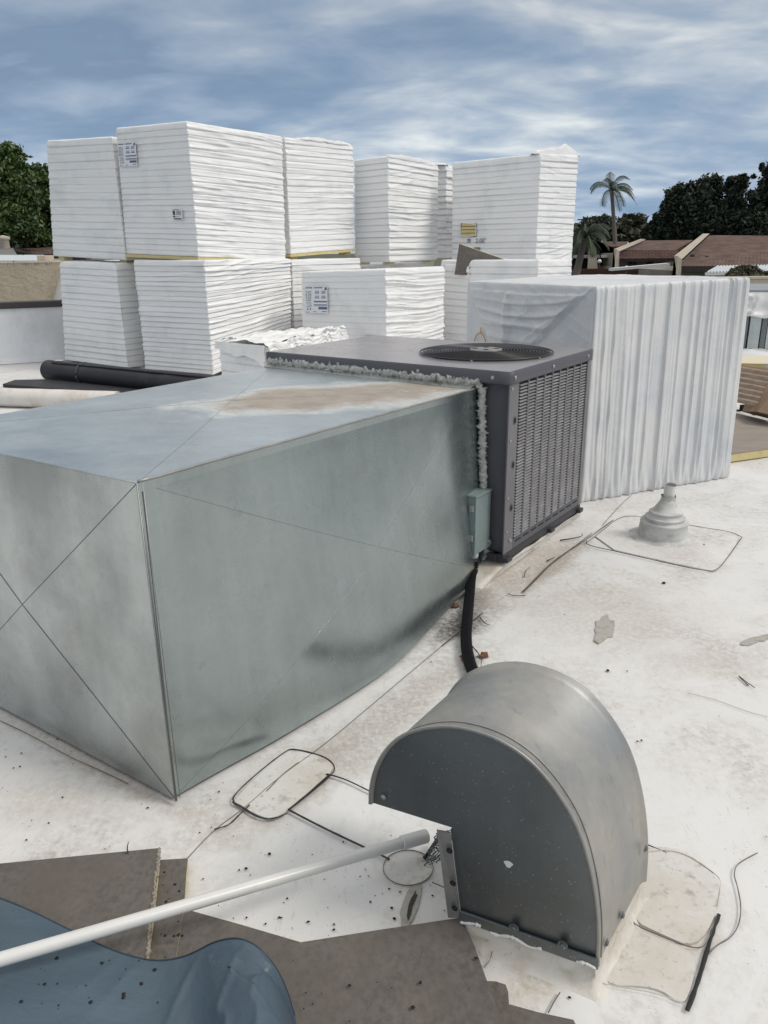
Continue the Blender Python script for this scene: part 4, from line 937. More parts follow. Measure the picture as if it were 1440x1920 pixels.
# creases and folded seams
def onP(P, u_, v_):
    r, c = P.shape[:2]; y = min(v_ * (r - 1), r - 1.001); x = min(u_ * (c - 1), c - 1.001); i, j = int(y), int(x); fy, fx = y - i, x - j
    return P[i, j] * (1 - fy) * (1 - fx) + P[i, j + 1] * (1 - fy) * fx + P[i + 1, j] * fy * (1 - fx) + P[i + 1, j + 1] * fy * fx
def crease(P, a, b, n=40, r=.0011, of=None, m=None):
    r *= .7
    pts = [onP(P, a[0] + (b[0] - a[0]) * t, a[1] + (b[1] - a[1]) * t) + (np.array(of) * .0008 if of is not None else 0) for t in np.linspace(0, 1, n)]
    tube('crease', pts, r, m or M['galvdk'], DU, 4)
crease(Pn, (0, 1), (1, 0), of=nearN); crease(Pn, (0, 0), (1, 1), of=nearN)
crease(Ps, (0, 0), (1, 1), r=.0004, of=sideN, m=M['galvside']); crease(Ps, (0, 1), (1, 0), r=.0005, of=sideN)
crease(Pt, (0, 0), (1, 1), r=.0005, of=(0, 0, .6), m=M['galvside']); crease(Pt, (1, 0), (0, 1), r=.0005, of=(0, 0, .6), m=M['galvside'])
for k, (of_, rr) in enumerate(((nearN * .003 + sideN * .001, .0022), (nearN * .001 + sideN * .003, .0022), (sideN * .002 - nearN * .012, .0012))):
    tube('corner_seam', [A0 + of_, A0 * .5 + A1 * .5 + of_, A1 + of_], rr, M['galvdk'] if k == 1 else M['galvhood'], DU, 6)
tube('top_seam', resample([A1 + [0, 0, .003], E1 + [0, 0, .003]], 60) + np.c_[np.zeros(60), np.zeros(60), (RNG.rand(60) - .5) * .0015] + sideN * .003, .0038, M['galvhood'], DU, 6)
hexa('top_flange', [A1 + sideN * .001 - [0, 0, .022], E1 + sideN * .001 - [0, 0, .022], E1 + sideN * .0035 - [0, 0, .022], A1 + sideN * .0035 - [0, 0, .022]], [A1 + sideN * .001, E1 + sideN * .001, E1 + sideN * .0035, A1 + sideN * .0035], M['galvside'], DU)
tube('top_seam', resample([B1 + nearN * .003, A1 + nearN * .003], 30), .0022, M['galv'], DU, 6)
# collar strip beside the unit
hexa('collar', [E0 + sideN * .002 - ud * .055, E0 + sideN * .002, E0 + sideN * .006, E0 + sideN * .006 - ud * .055], [E1 + sideN * .002 - ud * .055, E1 + sideN * .002, E1 + sideN * .006, E1 + sideN * .006 - ud * .055], M['galvside'], DU)
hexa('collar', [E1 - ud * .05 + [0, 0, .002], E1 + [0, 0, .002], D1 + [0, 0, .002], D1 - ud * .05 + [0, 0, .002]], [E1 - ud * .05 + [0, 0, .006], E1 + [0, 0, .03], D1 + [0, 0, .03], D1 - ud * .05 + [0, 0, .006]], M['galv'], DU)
# smeared mastic
def mastic(pts, r, n, seed, label):
    P = resample(pts, n); rs = np.random.RandomState(seed); seg = 9
    vs, fs = tubedata(P, np.full(n, r), seg, True); vs = np.array(vs).reshape(n, seg, 3)
    k = np.arange(n)[:, None]; j = np.arange(seg)[None]; s_ = .15 + 1.75 * fbm(k * .30 + 0 * j, j * .9 + 0 * k, seed, 4) + .9 * (rs.rand(n, seg) > .955)
    vs = P[:, None] + (vs - P[:, None]) * s_[..., None]
    o = mesh('mastic_bead', vs.reshape(-1, 3), fs, M['mastic'], DU, True); o['label'] = label; return o
mastic([D1 + [0, 0, .028] - ud * .006, E1 + [0, 0, .028] - ud * .006 - vd * .02], .018, 330, 3, 'ragged pale mastic along the top joint')
mastic([D1 + [0, 0, .012] - ud * .018, E1 + [0, 0, .012] - ud * .018], .008, 300, 5, 'thin lower smear of mastic along the top joint')
mastic([E1 + [0, 0, .035] - vd * .01 - ud * .008, E1 - vd * .028 - ud * .006, E0 * .6 + E1 * .4 - vd * .025 - ud * .006, E0 * .72 + E1 * .28 - vd * .022 - ud * .006], .015, 180, 8, 'ragged pale mastic down the side joint')
mastic([E0 - vd * .01 + [0, 0, .05], E0 - vd * .03 + [0, 0, .15]], .02, 30, 9, 'dirty mastic lump at the foot of the joint').data.materials[0] = M['galvdk']

# ------------------------------------------------------------------ gooseneck vent hood
HK = 1.292 / 1.25; P1 = g(865, 1720, .058); P2 = g(1118, 1810, .058); P3 = g(1205, 1650, .058)
dh = (P1 - P2); LH = np.linalg.norm(dh); dh /= LH; wv = P3 - P2; nh = np.array([-dh[1], dh[0], 0])
if nh @ (CAM - P2) < 0: nh = -nh
VH = thing('vent_hood', 'grey sheet metal gooseneck vent hood with a curved back and open mouth', 'roof vent', P2 * .5 + P1 * .5)
prof = [(.456, .306), (.454, .349), (.440, .403), (.414, .453), (.381, .489), (.338, .515), (.286, .532), (.236, .533), (.196, .526), (.147, .504), (.098, .458), (.052, .389), (.021, .289), (.004, .19), (0, .1)]
pr = smoothpath([(s_, z, 0) for s_, z in prof], 60, 2)
def hp(s_, z, w=0.0, o=0.0): return P2 + dh * s_ * HK + wv * w + np.array([0, 0, 1.35 - (1.35 - z) * HK - .058 + .012 * w * min(1, max(0, (z - .1) / .4))]) + nh * o
outl = [tuple(p[:2]) for p in pr] + [(.262, .1), (.288, .305)]
mbv = [hp(s_, z, 0, .0) for s_, z in outl]; n = len(mbv)
mbb = [hp(s_, z, .012, .0) for s_, z in outl]
def plate(w0, w1, label=None):
    a = [hp(s_, z, w0) for s_, z in outl]; b = [hp(s_, z, w1) for s_, z in outl]; bm = bmesh.new()
    va = [bm.verts.new(tuple(p)) for p in a]; vb = [bm.verts.new(tuple(p)) for p in b]; bm.faces.new(va); bm.faces.new(vb[::-1])
    for i in range(n): bm.faces.new([va[i], vb[i], vb[(i + 1) % n], va[(i + 1) % n]])
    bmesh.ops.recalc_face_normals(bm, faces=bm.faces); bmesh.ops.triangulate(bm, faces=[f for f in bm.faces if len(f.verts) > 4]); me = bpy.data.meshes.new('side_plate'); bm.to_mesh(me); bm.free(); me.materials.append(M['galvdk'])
    o = link(bpy.data.objects.new('side_plate', me), VH)
    if label: o['label'] = label
plate(.02, .03, 'flat speckled near side plate with its shade in the colour'); plate(.97, .98)
# curved wrap with rolled lips at both rims
rows_ = []
nrmp = np.gradient(pr[:, :2], axis=0); nrmp = np.stack([-nrmp[:, 1], nrmp[:, 0]], 1); nrmp /= np.linalg.norm(nrmp, axis=1)[:, None]
if nrmp[30] @ (pr[30, :2] - np.array([.2, .3])) < 0: nrmp = -nrmp
for w, o_ in ((0.02, -.002), (-.004, -.001), (-.008, .002), (-.007, .005), (.0, .0062), (.010, .005), (.03, .002), (.05, .0), (.3, .001), (.6, .001), (.93, .0), (.97, .002), (.99, .007), (1.0, .008), (1.008, .004), (1.002, -.001)):
    rows_.append([hp(s_ + a * o_, z + b * o_, w) for (s_, z, _), (a, b) in zip(pr, nrmp)])
R3 = np.array(rows_)
gridmesh('curved_back', R3, M['galvhood'], VH, True)
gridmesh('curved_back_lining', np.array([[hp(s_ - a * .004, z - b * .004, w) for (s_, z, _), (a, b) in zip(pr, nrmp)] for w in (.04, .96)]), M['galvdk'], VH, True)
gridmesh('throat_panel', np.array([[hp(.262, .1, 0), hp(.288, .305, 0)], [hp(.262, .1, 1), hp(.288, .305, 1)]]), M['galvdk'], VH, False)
hexa('throat_flange', [hp(.262, .1, 0, .002), hp(.285, .1, 0, .012), hp(.288, .1, 0, .008), hp(.264, .1, 0, -.001)], [hp(.286, .300, 0, .004), hp(.312, .300, 0, .010), hp(.314, .300, 0, .006), hp(.288, .300, 0, .001)], M['galvhood'], VH)
for (s_, z) in ((.285, .265), (.277, .19), (.272, .13)): screw(hp(s_, z, 0, .012), nh, .004, VH, M['dark'])
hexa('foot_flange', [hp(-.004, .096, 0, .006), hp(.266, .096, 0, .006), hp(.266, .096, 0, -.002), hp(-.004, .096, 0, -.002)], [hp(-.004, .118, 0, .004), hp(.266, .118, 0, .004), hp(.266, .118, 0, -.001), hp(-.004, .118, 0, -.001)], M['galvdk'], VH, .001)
for (s_, z) in ((.155, .125), (.062, .125)): screw(hp(s_, z, 0, .004), nh, .006, VH, M['galvdk'], 'bolt')
nb_ = np.cross(wv, [0, 0, 1.]); nb_ /= np.linalg.norm(nb_); nb_ = nb_ if nb_ @ dh < 0 else -nb_
for (w, z) in ((.12, .13), (.45, .125), (.9, .20)): screw(hp(0.0, z, w) + nb_ * .004, nb_, .005, VH, M['galvdk'], 'bolt')
screw(hp(.43, .33, 0, -.003), nh, .004, VH)
mesh('paint_blob', [hp(.175 + .008 * cos(t) * (1 + .3 * sin(3 * t)), .26 + .008 * sin(t) + .002, .02, .0012) for t in np.linspace(0, 2 * pi, 15)[:-1]], [tuple(range(14))], M['white'], VH)
tube('rim_seam', [hp(s_ + a * .0012, z + b * .0012, .085) for (s_, z, _), (a, b) in zip(pr, nrmp)], .0012, M['galvhood'], VH, 5)
# sealant smears
for (s0, s1, sd_) in ((.10, .2, 1), (.0, .035, 2), (.22, .262, 3)):
    P = [hp(s_, .098 + .004 * math.sin(s_ * 90), 0, .006) for s_ in np.linspace(s0, s1, 24)]; tube('white_sealant', P, .002 + .003 * np.random.RandomState(sd_).rand(24), M['white'], VH, 6)
# expanded metal scrap hanging in the mouth
em = MB(); e0 = g(838, 1562, .12); e1 = g(808, 1625, .02)
for k in range(8):
    o_ = np.array([.006 * (k - 4), .002 * k, 0]); P = [e0 * (1 - t) + e1 * t + o_ * (1 - .25 * t) + np.array([.006 * ((i + k) % 2), 0, .004 * sin(i)]) for i, t in enumerate(np.linspace(0, 1 - .07 * (k % 3), 14))]
    em.tube(P, .0016, 4)
solo(em.build('metal_mesh_scrap', M['galvdk']), 'scrap of grey expanded metal mesh hanging under the vent hood mouth', 'metal mesh')
solo(tube('rubber_strip', smoothpath([g(822, 1570, .03), g(808, 1592, .02), g(795, 1610, .008)], 14), .005, M['sealblk'], None, 6), 'short black strip beside the expanded metal scrap', 'strip')
# curb of the hood
cen = (P1 + P3) / 2
tpC = [P2, P3, P1 + wv, P1]; tpC = [cen + (p - cen) * .985 for p in tpC]
for p in tpC: p[2] = .07
mdC = [cen + (p - cen) * 1.03 for p in tpC]; btC = [cen + (p - cen) * 1.09 for p in tpC]; bt2 = [cen + (p - cen) * 1.20 for p in tpC]
G = []
for lv, z in ((tpC, .07), (tpC, .058), (mdC, .036), (mdC, .018), (btC, .006), (bt2, -.003)):
    R_ = ringpoint(np.array(lv), rr_); f_ = rr_ - np.floor(rr_); R_[:, 2] = z + (vn(rr_ * 14, z * 90, 4) - .5) * .006 * (z > 0); R_[:, :2] += (vn(rr_ * 10, z * 60, 9) - .5)[:, None] * .010; G.append(R_)
o = gridmesh('vent_curb', np.array(G)[::-1], M['curb'], None, True, closed_u=True); solo(o, 'stained white membrane curb under the gooseneck vent hood', 'curb')

# ------------------------------------------------------------------ pipe boot
c = g(1240, 1006); PB = thing('pipe_boot', 'white stepped rubber pipe boot with a short vent pipe, inside a black outlined square', 'pipe boot', c)
zt_ = hgt(c, 907); k_ = .118
prof_ = [(k_ * 1.32, .004), (k_ * 1.25, .007), (k_ * 1.0, .010), (k_ * .99, .015), (k_ * .93, .075), (k_ * .955, .080), (k_ * .93, .088), (k_ * .80, .090), (k_ * .78, .100), (k_ * .81, .104), (k_ * .78, .110), (k_ * .68, .113), (k_ * .64, .128), (k_ * .67, .132), (k_ * .62, .137), (k_ * .53, .14), (k_ * .44, .160), (k_ * .34, .180), (k_ * .27, .198)]
lathe('boot_cone', prof_, c, M['pvcb'] if 'pvcb' in M else mat('weathered_white_rubber', (.58, .58, .56), .6, var=[(12, (.40, .40, .39), .45, .65, (1, 1, 2)), (40, (.3, .29, .27), .6, .75)], bump=(60, .3, .003)), PB, 40, (.05, -.05))
t_ = (c[0] + .01, c[1] - .01, c[2])
P = [np.array([t_[0], t_[1], .19]), np.array([t_[0] + .002, t_[1], .2 + (zt_ - .2) * .5]), np.array([t_[0] + .004, t_[1] - .004, zt_])]
tube('vent_pipe', P, .026, M['pvc'], PB, 20, False)
disc_ = [np.array([P[2][0] + .024 * cos(a), P[2][1] + .024 * sin(a), zt_ - .003]) for a in np.linspace(0, 2 * pi, 21)[:-1]]; mesh('pipe_bore', disc_, [tuple(range(20))], mat('pipe_inside', (.12, .11, .1), .8), PB)
lv = np.array([t_[0], t_[1], .198]); G = []
for z in np.linspace(-.012, .016, 6): G.append([lv + np.array([(.031 + .007 * fbm(a * 2, z * 120, 3, 2)) * cos(a), (.031 + .007 * fbm(a * 2, z * 120, 3, 2)) * sin(a), z + .004 * sin(a * 3)]) for a in np.linspace(0, 2 * pi, 25)[:-1]])
gridmesh('sealant_collar', np.array(G), M['mastic'], PB, True, closed_u=True)

# ------------------------------------------------------------------ foreground: boards, membrane, pvc pipe
def board(label, px, z, th_, name='insulation_board', fac=None, ragged=None, edgecol=True):
    P = [g(x, y, z) for x, y in px]; c = np.mean(P, 0); e = thing(name, label, 'insulation board', (c[0], c[1], z - th_))
    prism('facer', P, z - .0025, z, fac or M['facer'], e); prism('foam_core', [c + (p - c) * .997 for p in P], z - th_, z - .0027, M['foam'] if edgecol else (fac or M['facer']), e)
    if ragged:
        a, b, r, n_ = ragged; r *= .55; pa = g(*a, z); pb = g(*b, z); PP = resample([pa, pb], n_) + np.c_[(RNG.rand(n_) - .5) * .006, (RNG.rand(n_) - .5) * .003, np.zeros(n_)]
        tube('torn_edge', PP, r * (.4 + 1.1 * RNG.rand(n_)), mat('torn_foam', (.30, .27, .225), .9, var=(90, (.2, .17, .13), .5, .6), bump=(100, .6, .004)), e, 6)
    return e
board('brown board with a square end, lower one beside the ragged-edged board', [(150, 1622), (352, 1609), (349, 1640), (345, 1700), (322, 1840), (310, 1900), (150, 1900)], .026, .022)
board('large brown board at the left with a ragged torn right edge', [(-260, 1650), (0, 1619), (298, 1590), (299, 1605), (286, 1720), (272, 1820), (262, 1900), (-260, 1990)], .050, .022, ragged=((299, 1592), (268, 1860), .006, 110))
board('brown board under the blue membrane, left of the bottom centre', [(346, 1704), (450, 1733), (562, 1766), (640, 1800), (760, 2060), (240, 2060)], .020, .018)
board('brown board in the bottom centre with one corner tucked against the vent curb', [(470, 1778), (562, 1767), (700, 1745), (866, 1720), (890, 1775), (948, 1935), (985, 2060), (520, 2060)], .044, .020)
board('small dark board offcut with a rounded corner at the bottom edge', [(880, 1838), (930, 1840), (948, 1846), (953, 1860), (960, 1980), (900, 1980)], .020, .012)
board('dark board sliver along the bottom edge beside the vent curb', [(925, 1878), (955, 1883), (1010, 1898), (1075, 1912), (1120, 2000), (930, 2000)], .012, .010)
# slate blue membrane draped with a roll
curve = [(-330, 1600, .15), (-150, 1632, .14), (0, 1683, .12), (60, 1708, .112), (120, 1738, .10), (180, 1768, .088), (230, 1789, .078), (290, 1803, .07), (340, 1796, .088), (372, 1782, .115), (400, 1766, .15), (440, 1757, .182), (472, 1766, .19), (500, 1790, .178), (524, 1824, .145), (540, 1862, .10), (548, 1890, .06), (556, 1915, .028)]
cw_ = smoothpath([g(x, y, z) for x, y, z in curve], 320, 2); ext = np.array([.30, -1., 0]); rows_ = []
nn_ = len(cw_); tt = np.linspace(0, 1, nn_)
for j in range(150):
    s_ = j / 149 * .95; q = cw_ + ext * s_; q = q.copy()
    amp_ = min(1, j / 5)
    q[:, 2] += amp_ * ((fbm(q[:, 0] * 5, q[:, 1] * 4, 5, 3) - .5) * .03 + (1 - np.abs(2 * vn(q[:, 0] * 9 + q[:, 1] * 5, q[:, 1] * 3, 8) - 1)) ** 5 * .004 * np.clip((tt - .4) * 4, 0, 1) + (1 - np.abs(2 * vn(q[:, 0] * 16 - q[:, 1] * 9, q[:, 1] * 7 + q[:, 0] * 4, 18) - 1)) ** 4 * .009 * np.clip((tt - .45) * 4, 0, 1)) + .05 * s_ * np.exp(-((tt - .25) / .2) ** 2)
    dd_ = tt - (.70 + .30 * min(1., s_ / .22) ** .8); q[:, 2] -= .013 / (1 + np.exp(-np.clip(dd_ * 300, -40, 40))) * (j > 3)
    q[:, 0] -= .012 / (1 + np.exp(-np.clip(dd_ * 300, -40, 40))) * (j > 3)
    rows_.append(q)
TP = thing('membrane_sheet', 'slate blue roofing membrane sheet half unrolled over the brown boards', 'membrane sheet', cw_[220] * [1, 1, 0])
gridmesh('sheet', np.array(rows_), M['tarp'], TP, True)
# inner turns of the roll seen at its end
for k, (sc, bk_) in enumerate(((.93, .012), (.85, .02), (.76, .03))):
    seg_ = cw_[245:]; cc = np.array([seg_[:, 0].mean() - .03, seg_[:, 1].mean() - .01, .02]); q = cc + (seg_ - cc) * sc
    gridmesh('inner_turn', np.array([q + ext * (bk_), q + ext * .9]), M['tarp'], TP, True)
tube('cut_edge', cw_[10:], .0018, mat('membrane_cut_edge', (.03, .045, .065), .5), TP, 6)
# pvc pipe with coupling
pr_ = g(800, 1567, .055); pl_ = g(-120, 1834, .185)
dp = (pl_ - pr_); dl = np.linalg.norm(dp); dp /= dl
PV = thing('pvc_pipe', 'long white plastic pipe lying across the foreground towards the vent hood', 'pipe', (pr_ + pl_) / 2 * [1, 1, 0])
tube('pipe', resample([pr_ + dp * .03, pl_], 20), .0128, M['pvc'], PV, 28)
cpl = [(0, .0145), (.001, .0155), (.003, .0160), (.066, .0160), (.068, .0155), (.0685, .0125)]
vs = []; tube('coupling', np.array([pr_ + dp * a for a, _ in cpl]) + 0, np.array([b for _, b in cpl]), M['pvc'], PV, 28, True)

# ------------------------------------------------------------------ grit, leaves, twigs
rs = random.Random(5); mb = MB()
def pebble(p, r):
    n_ = 5; vs = [(p[0] + r * (.7 + .6 * rs.random()) * cos(2 * pi * i / n_), p[1] + r * (.7 + .6 * rs.random()) * sin(2 * pi * i / n_), p[2]) for i in range(n_)] + [(p[0], p[1], p[2] + r * .8)]
    mb.add(vs, [(i, (i + 1) % n_, n_) for i in range(n_)])
for (x, y, r) in ((505, 1601, 4), (461, 1628, 4), (578, 1728, 4), (523, 1720, 3), (462, 1720, 3), (626, 1743, 4), (626, 1733, 3), (498, 1732, 3), (675, 1643, 2), (750, 1672, 3), (770, 1690, 3), (735, 1702, 4), (740, 1722, 4), (1245, 1093, 4), (1140, 1257, 4), (1176, 1258, 2), (118, 1386, 3), (40, 1412, 2), (1320, 1022, 3), (25, 1440, 2), (1195, 1390, 3), (1203, 1388, 3), (1010, 1800, 5), (1068, 1870, 4)): pebble(g(x, y, .002), r * .0012 * g(x, y)[1] / 1.6)
for _ in range(190):
    x, y = rs.choice([(rs.uniform(700, 1440), rs.uniform(960, 1600)), (rs.uniform(350, 900), rs.uniform(1560, 1760)), (rs.uniform(0, 420), rs.uniform(1380, 1600)), (rs.gauss(880, 35), rs.gauss(1160, 45))])
    pebble(g(x, y, .001), rs.choice([.0008, .0012, .0016, .0026]) * (1 + .2 * rs.random()))
tag(mb.build('roof_grit', M['grit']), kind='stuff')
mb = MB()
for _ in range(75):
    x, y = rs.choice([(rs.uniform(40, 300), rs.uniform(1790, 1915)), (rs.uniform(300, 345), rs.uniform(1620, 1800)), (rs.uniform(400, 900), rs.uniform(1790, 1915))])
    r = rs.choice([.001, .0015, .002, .004])
    if x > 299: p = g(x, y, .05)
    else: 
        p0_ = g(x, y, .09); p = p0_
        j = np.argmin(((np.array(rows_)[..., :2] - p0_[:2]) ** 2).sum(-1)); p = np.array(rows_).reshape(-1, 3)[j] + [0, 0, .001]
    pebble(p, r)
tag(mb.build('board_grit', M['grit']), kind='stuff')
def twig(pts, r, label):
    solo(tube('twig', smoothpath([g(x, y, z) for x, y, z in pts], 14, 1), np.linspace(r, r * .4, 14), M['twig'], None, 5), label, 'twig')
twig([(1050, 1013, .006), (1072, 1010, .012), (1093, 1005, .008), (1091, 1000, .02)], .004, 'brown twig lying on the roof beside the air conditioner curb')
twig([(1025, 1052, .004), (1040, 1045, .012)], .003, 'tiny forked twig beside the long black sealant seam')
twig([(983, 1082, .004), (985, 1070, .008), (995, 1062, .004)], .002, 'thin curved twig between the curb and the black seam')
twig([(900, 1158, .004), (908, 1168, .01), (918, 1172, .004)], .003, 'small dark twig just right of the black conduit')
twig([(884, 1210, .01), (903, 1232, .014), (902, 1250, .006)], .0025, 'curved stem by the dead leaves at the foot of the conduit')
twig([(1403, 1285, .003), (1385, 1268, .004)], .002, 'thin twig lying alone at the right side of the roof')
twig([(240, 1600, .053), (238, 1590, .06), (241, 1578, .075)], .002, 'tiny dark sprig standing at the edge of the ragged brown board')
def leaf(x, y, r, ang, label):
    c = g(x, y, .006); pts = []
    for i in range(12):
        a = 2 * pi * i / 12; rr = r * (1 if i % 2 else .55) * (1.6 if i in (0, 6) else 1); pts.append((c[0] + rr * cos(a + ang), c[1] + rr * sin(a + ang), c[2] + .006 * sin(a * 2)))
    solo(mesh('dead_leaf', [c + np.array([0, 0, .004])] + [np.array(p) for p in pts], [(0, i + 1, (i + 1) % 12 + 1) for i in range(12)], M['deadleaf']), label, 'leaf', 'dead leaves round the conduit')
leaf(853, 1135, .020, .5, 'red-brown dead leaf at the foot of the duct, left of the conduit')
leaf(872, 1232, .022, 1.2, 'brown dead leaf tucked left of the conduit behind the vent hood')
leaf(905, 1228, .022, .1, 'pointed brown dead leaf right of the conduit behind the vent hood')

# ------------------------------------------------------------------ left side: parapet, rolls, neighbour roof
hp_ = .755
PP = thing('parapet_wall', 'low white membrane covered parapet with a dark brown metal coping at the left', 'wall', PL0)
xs_ = np.linspace(-2.6, 8, 60); G = []
for (of_, z) in ((-.06, .003), (.0, .02), (.03, .08), (.05, .3), (.06, .5), (.07, hp_ - .06)):
    G.append([PL0 + pd * x + pn * (of_ + .012 * fbm(x * 2, z * 3, 4, 3)) + np.array([0, 0, z]) for x in xs_])
gridmesh('membrane_facing', np.array(G), mat('wall_membrane', (.72, .73, .74), .5, var=[(3, (.60, .60, .60), .45, .7, (1, 1, .6)), (14, (.5, .48, .46), .58, .72, (1, 1, .5), .6)], bump=(8, .3, .015)), PP, True, flip=True)
obox('wall_core', PL0 + pd * -2.6 + pn * .095 + [0, 0, -2], pd * 10.6, pn * .20, [0, 0, 2 + hp_ - .055], M['stucco2'], PP)
obox('coping', PL0 + pd * -2.6 + pn * .045 + [0, 0, hp_ - .055], pd * 10.6, pn * .32, [0, 0, .075], M['coping'], PP, .006)
# neighbour's mansard and stucco end wall
Yn = 14.6
ST = thing('stucco_wall', 'tan stucco end wall with drip stains along the top, beyond the left parapet', 'wall', at(40, 560, Yn) * [1, 1, 0] + [0, 0, -1])
tl, tr_, brr, bll = at(-220, 496, Yn), at(101, 490, Yn), at(82, 566, Yn), at(-220, 570, Yn)
dvn = np.array([.25, .95, 0]) * .25; brr = brr + (brr - tr_) * .8; bll = bll + (bll - tl) * .8
hexa('wall', [bll, brr, brr + dvn, bll + dvn], [tl, tr_, tr_ + dvn, tl + dvn], M['stucco'], ST, .01)
ds = MB(); rs2 = random.Random(2)
for i in range(26):
    x = -10 + i * 4.2 + rs2.random() * 2; hh = 2 + rs2.random() * 3; w_ = .8 + rs2.random() * 1.2
    ds.quad(at(x, 492.7 - x * .011 + .8, Yn - .012), at(x + w_, 492.7 - x * .011 + .8, Yn - .012), at(x + w_ * .7, 492.7 - x * .011 + hh + .8, Yn - .012), at(x + .2, 492.7 - x * .011 + hh + .8, Yn - .012))
ds.build('drip_stain', mat('dark_drip_stain', (.16, .14, .11), .9), ST)
MN = thing('mansard_roof', 'dark brown shingled mansard slope seen between the stucco wall and the stacks', 'roof', at(110, 560, 15.3) * [1, 1, 0])
for i in range(9):
    ya, yb = 500 + i * 9.2, 500 + (i + 1) * 9.2 + 1.5; Y0 = 16.2 - i * .14
    p = [at(70, ya, Y0), at(160, ya - 1, Y0), at(160, yb - 1, Y0 - .17), at(70, yb, Y0 - .17)]
    mb = MB(); mb.add(p + [q + np.array([0, .05, 0]) for q in p], [(0, 1, 2, 3), (7, 6, 5, 4), (3, 2, 6, 7), (0, 3, 7, 4), (1, 5, 6, 2)]); mb.build('shingle_course', M['shdark'], MN)
p = [at(96, 491, 16.3), at(165, 490, 16.3)]; obox('white_cap', p[0] + [0, 0, -.09], p[1] - p[0], [0, .3, 0], [0, 0, .10], M['white'], MN)
# skylight-like plastic covered items on the neighbour roof
for (x0_, x1_, lab) in ((-60, 26, 'long skylight on the neighbour roof at the left edge'), (27, 68, 'second skylight on the neighbour roof, left of the tan box')):
    a, b = at(x0_, 489, 19), at(x1_, 489, 19); dz_ = (489 - 479) / 1442 * 19; e = thing('skylight', lab, 'skylight', (a + b) / 2, 'skylights on the neighbour roof')
    hexa('dome', [a, b, b + [0, 1, 0], a + [0, 1, 0]], [a + [.15, .2, dz_], b + [-.12, .2, dz_], b + [-.12, .8, dz_], a + [.15, .8, dz_]], mat('skylight_plastic', (.50, .55, .58), .2), e, .02)
    obox('frame', a - [0.02, .03, .04], b - a + [.04, 0, 0], [0, 1.06, 0], [0, 0, .045], M['metal'], e)
a, b = at(70, 490, 18.6), at(86, 490, 18.6); solo(obox('vent_box', a, b - a, [0, .5, 0], [0, 0, .13], M['stucco'], None, .01), 'small tan box beside the skylights on the neighbour roof', 'vent box')
# neighbour flat roof slab under them
nb0 = at(-300, 500, 15.2); o = prism('neighbour_roof', [(nb0[0], 14.9), (-4.5, 14.9), (-2.5, 24), (-20, 24)], GZ, at(40, 491, 19)[2] - .02, M['white']); tag(o, 'white flat roof of the neighbouring block beyond the stucco wall', 'building')
# far houses at the left
def roofhouse(label, ridge, eave, wallb, Y0, Y1, mats=(None, None), name='house', features=None, group=None, gable=.0):
    """ridge/eave = (xl, yl, xr, yr) pixels; Y0 = distance of the eave, Y1 = of the ridge"""
    el, er = at(eave[0], eave[1], Y0), at(eave[2], eave[3], Y0); rl, rr = at(ridge[0], ridge[1], Y1), at(ridge[2], ridge[3], Y1)
    e = thing(name, label, 'house', ((el + er) / 2)[:2].tolist() + [GZ], group)
    W_ = np.linalg.norm(er - el); Hh = np.linalg.norm(rl - el)
    th_ = np.array([0, 0, -.12])
    vs = [el, er, rr, rl]; uv = [(0, 0), (W_, 0), (W_, Hh), (0, Hh)]
    vs2 = [p + th_ for p in vs]
    mesh('roof', vs + vs2, [(0, 1, 2, 3), (7, 6, 5, 4), (0, 4, 5, 1)], mats[0] or M['shingle'], e, uv=uv + uv)
    bl, br = np.array([rl[0], 2 * Y1 - Y0, el[2]]), np.array([rr[0], 2 * Y1 - Y0, er[2]])
    mesh('roof', [rl, rr, br, bl], [(0, 1, 2, 3)], mats[0] or M['shingle'], e, uv=[(0, Hh), (W_, Hh), (W_, 0), (0, 0)])
    w0, w1 = el + [.0, .5, -.1], er + [0, .5, -.1]
    obox('wall', [w0[0], w0[1], GZ], [w1[0] - w0[0], 0, 0], [0, 2 * (Y1 - Y0) - .9, 0], [0, 0, min(w0[2], w1[2]) - GZ - .02], mats[1] or M['wallgrey'], e)
    fm = MB(); fm.box(el + [0, -.03, -.22], er - el, [0, .06, 0], [0, 0, .22]); fm.build('fascia', mat('dark_fascia', (.03, .022, .02), .7), e)
    return e, (el, er, rl, rr)
roofhouse('low house with red-brown hip roof behind the trees at the left', (24, 459, 140, 456), (8, 476, 160, 476), 500, 30, 34)
roofhouse('pale grey roofed low building at the left edge, in front of the red-brown roof', (-60, 466, 24, 465), (-70, 480, 33, 479), 500, 24, 26, (mat('grey_shingle', (.17, .17, .165), .9, var=(3, (.12, .12, .12), .4, .7)), M['stucco2']))
solo(lathe('roof_vent', [(.16, 0), (.16, .35), (.2, .38), (.2, .45), (.02, .5)], at(9, 466, 26) - [0, 0, .1], M['stucco2'], None, 14), 'small pale flue standing on the grey roof at the far left', 'roof vent')
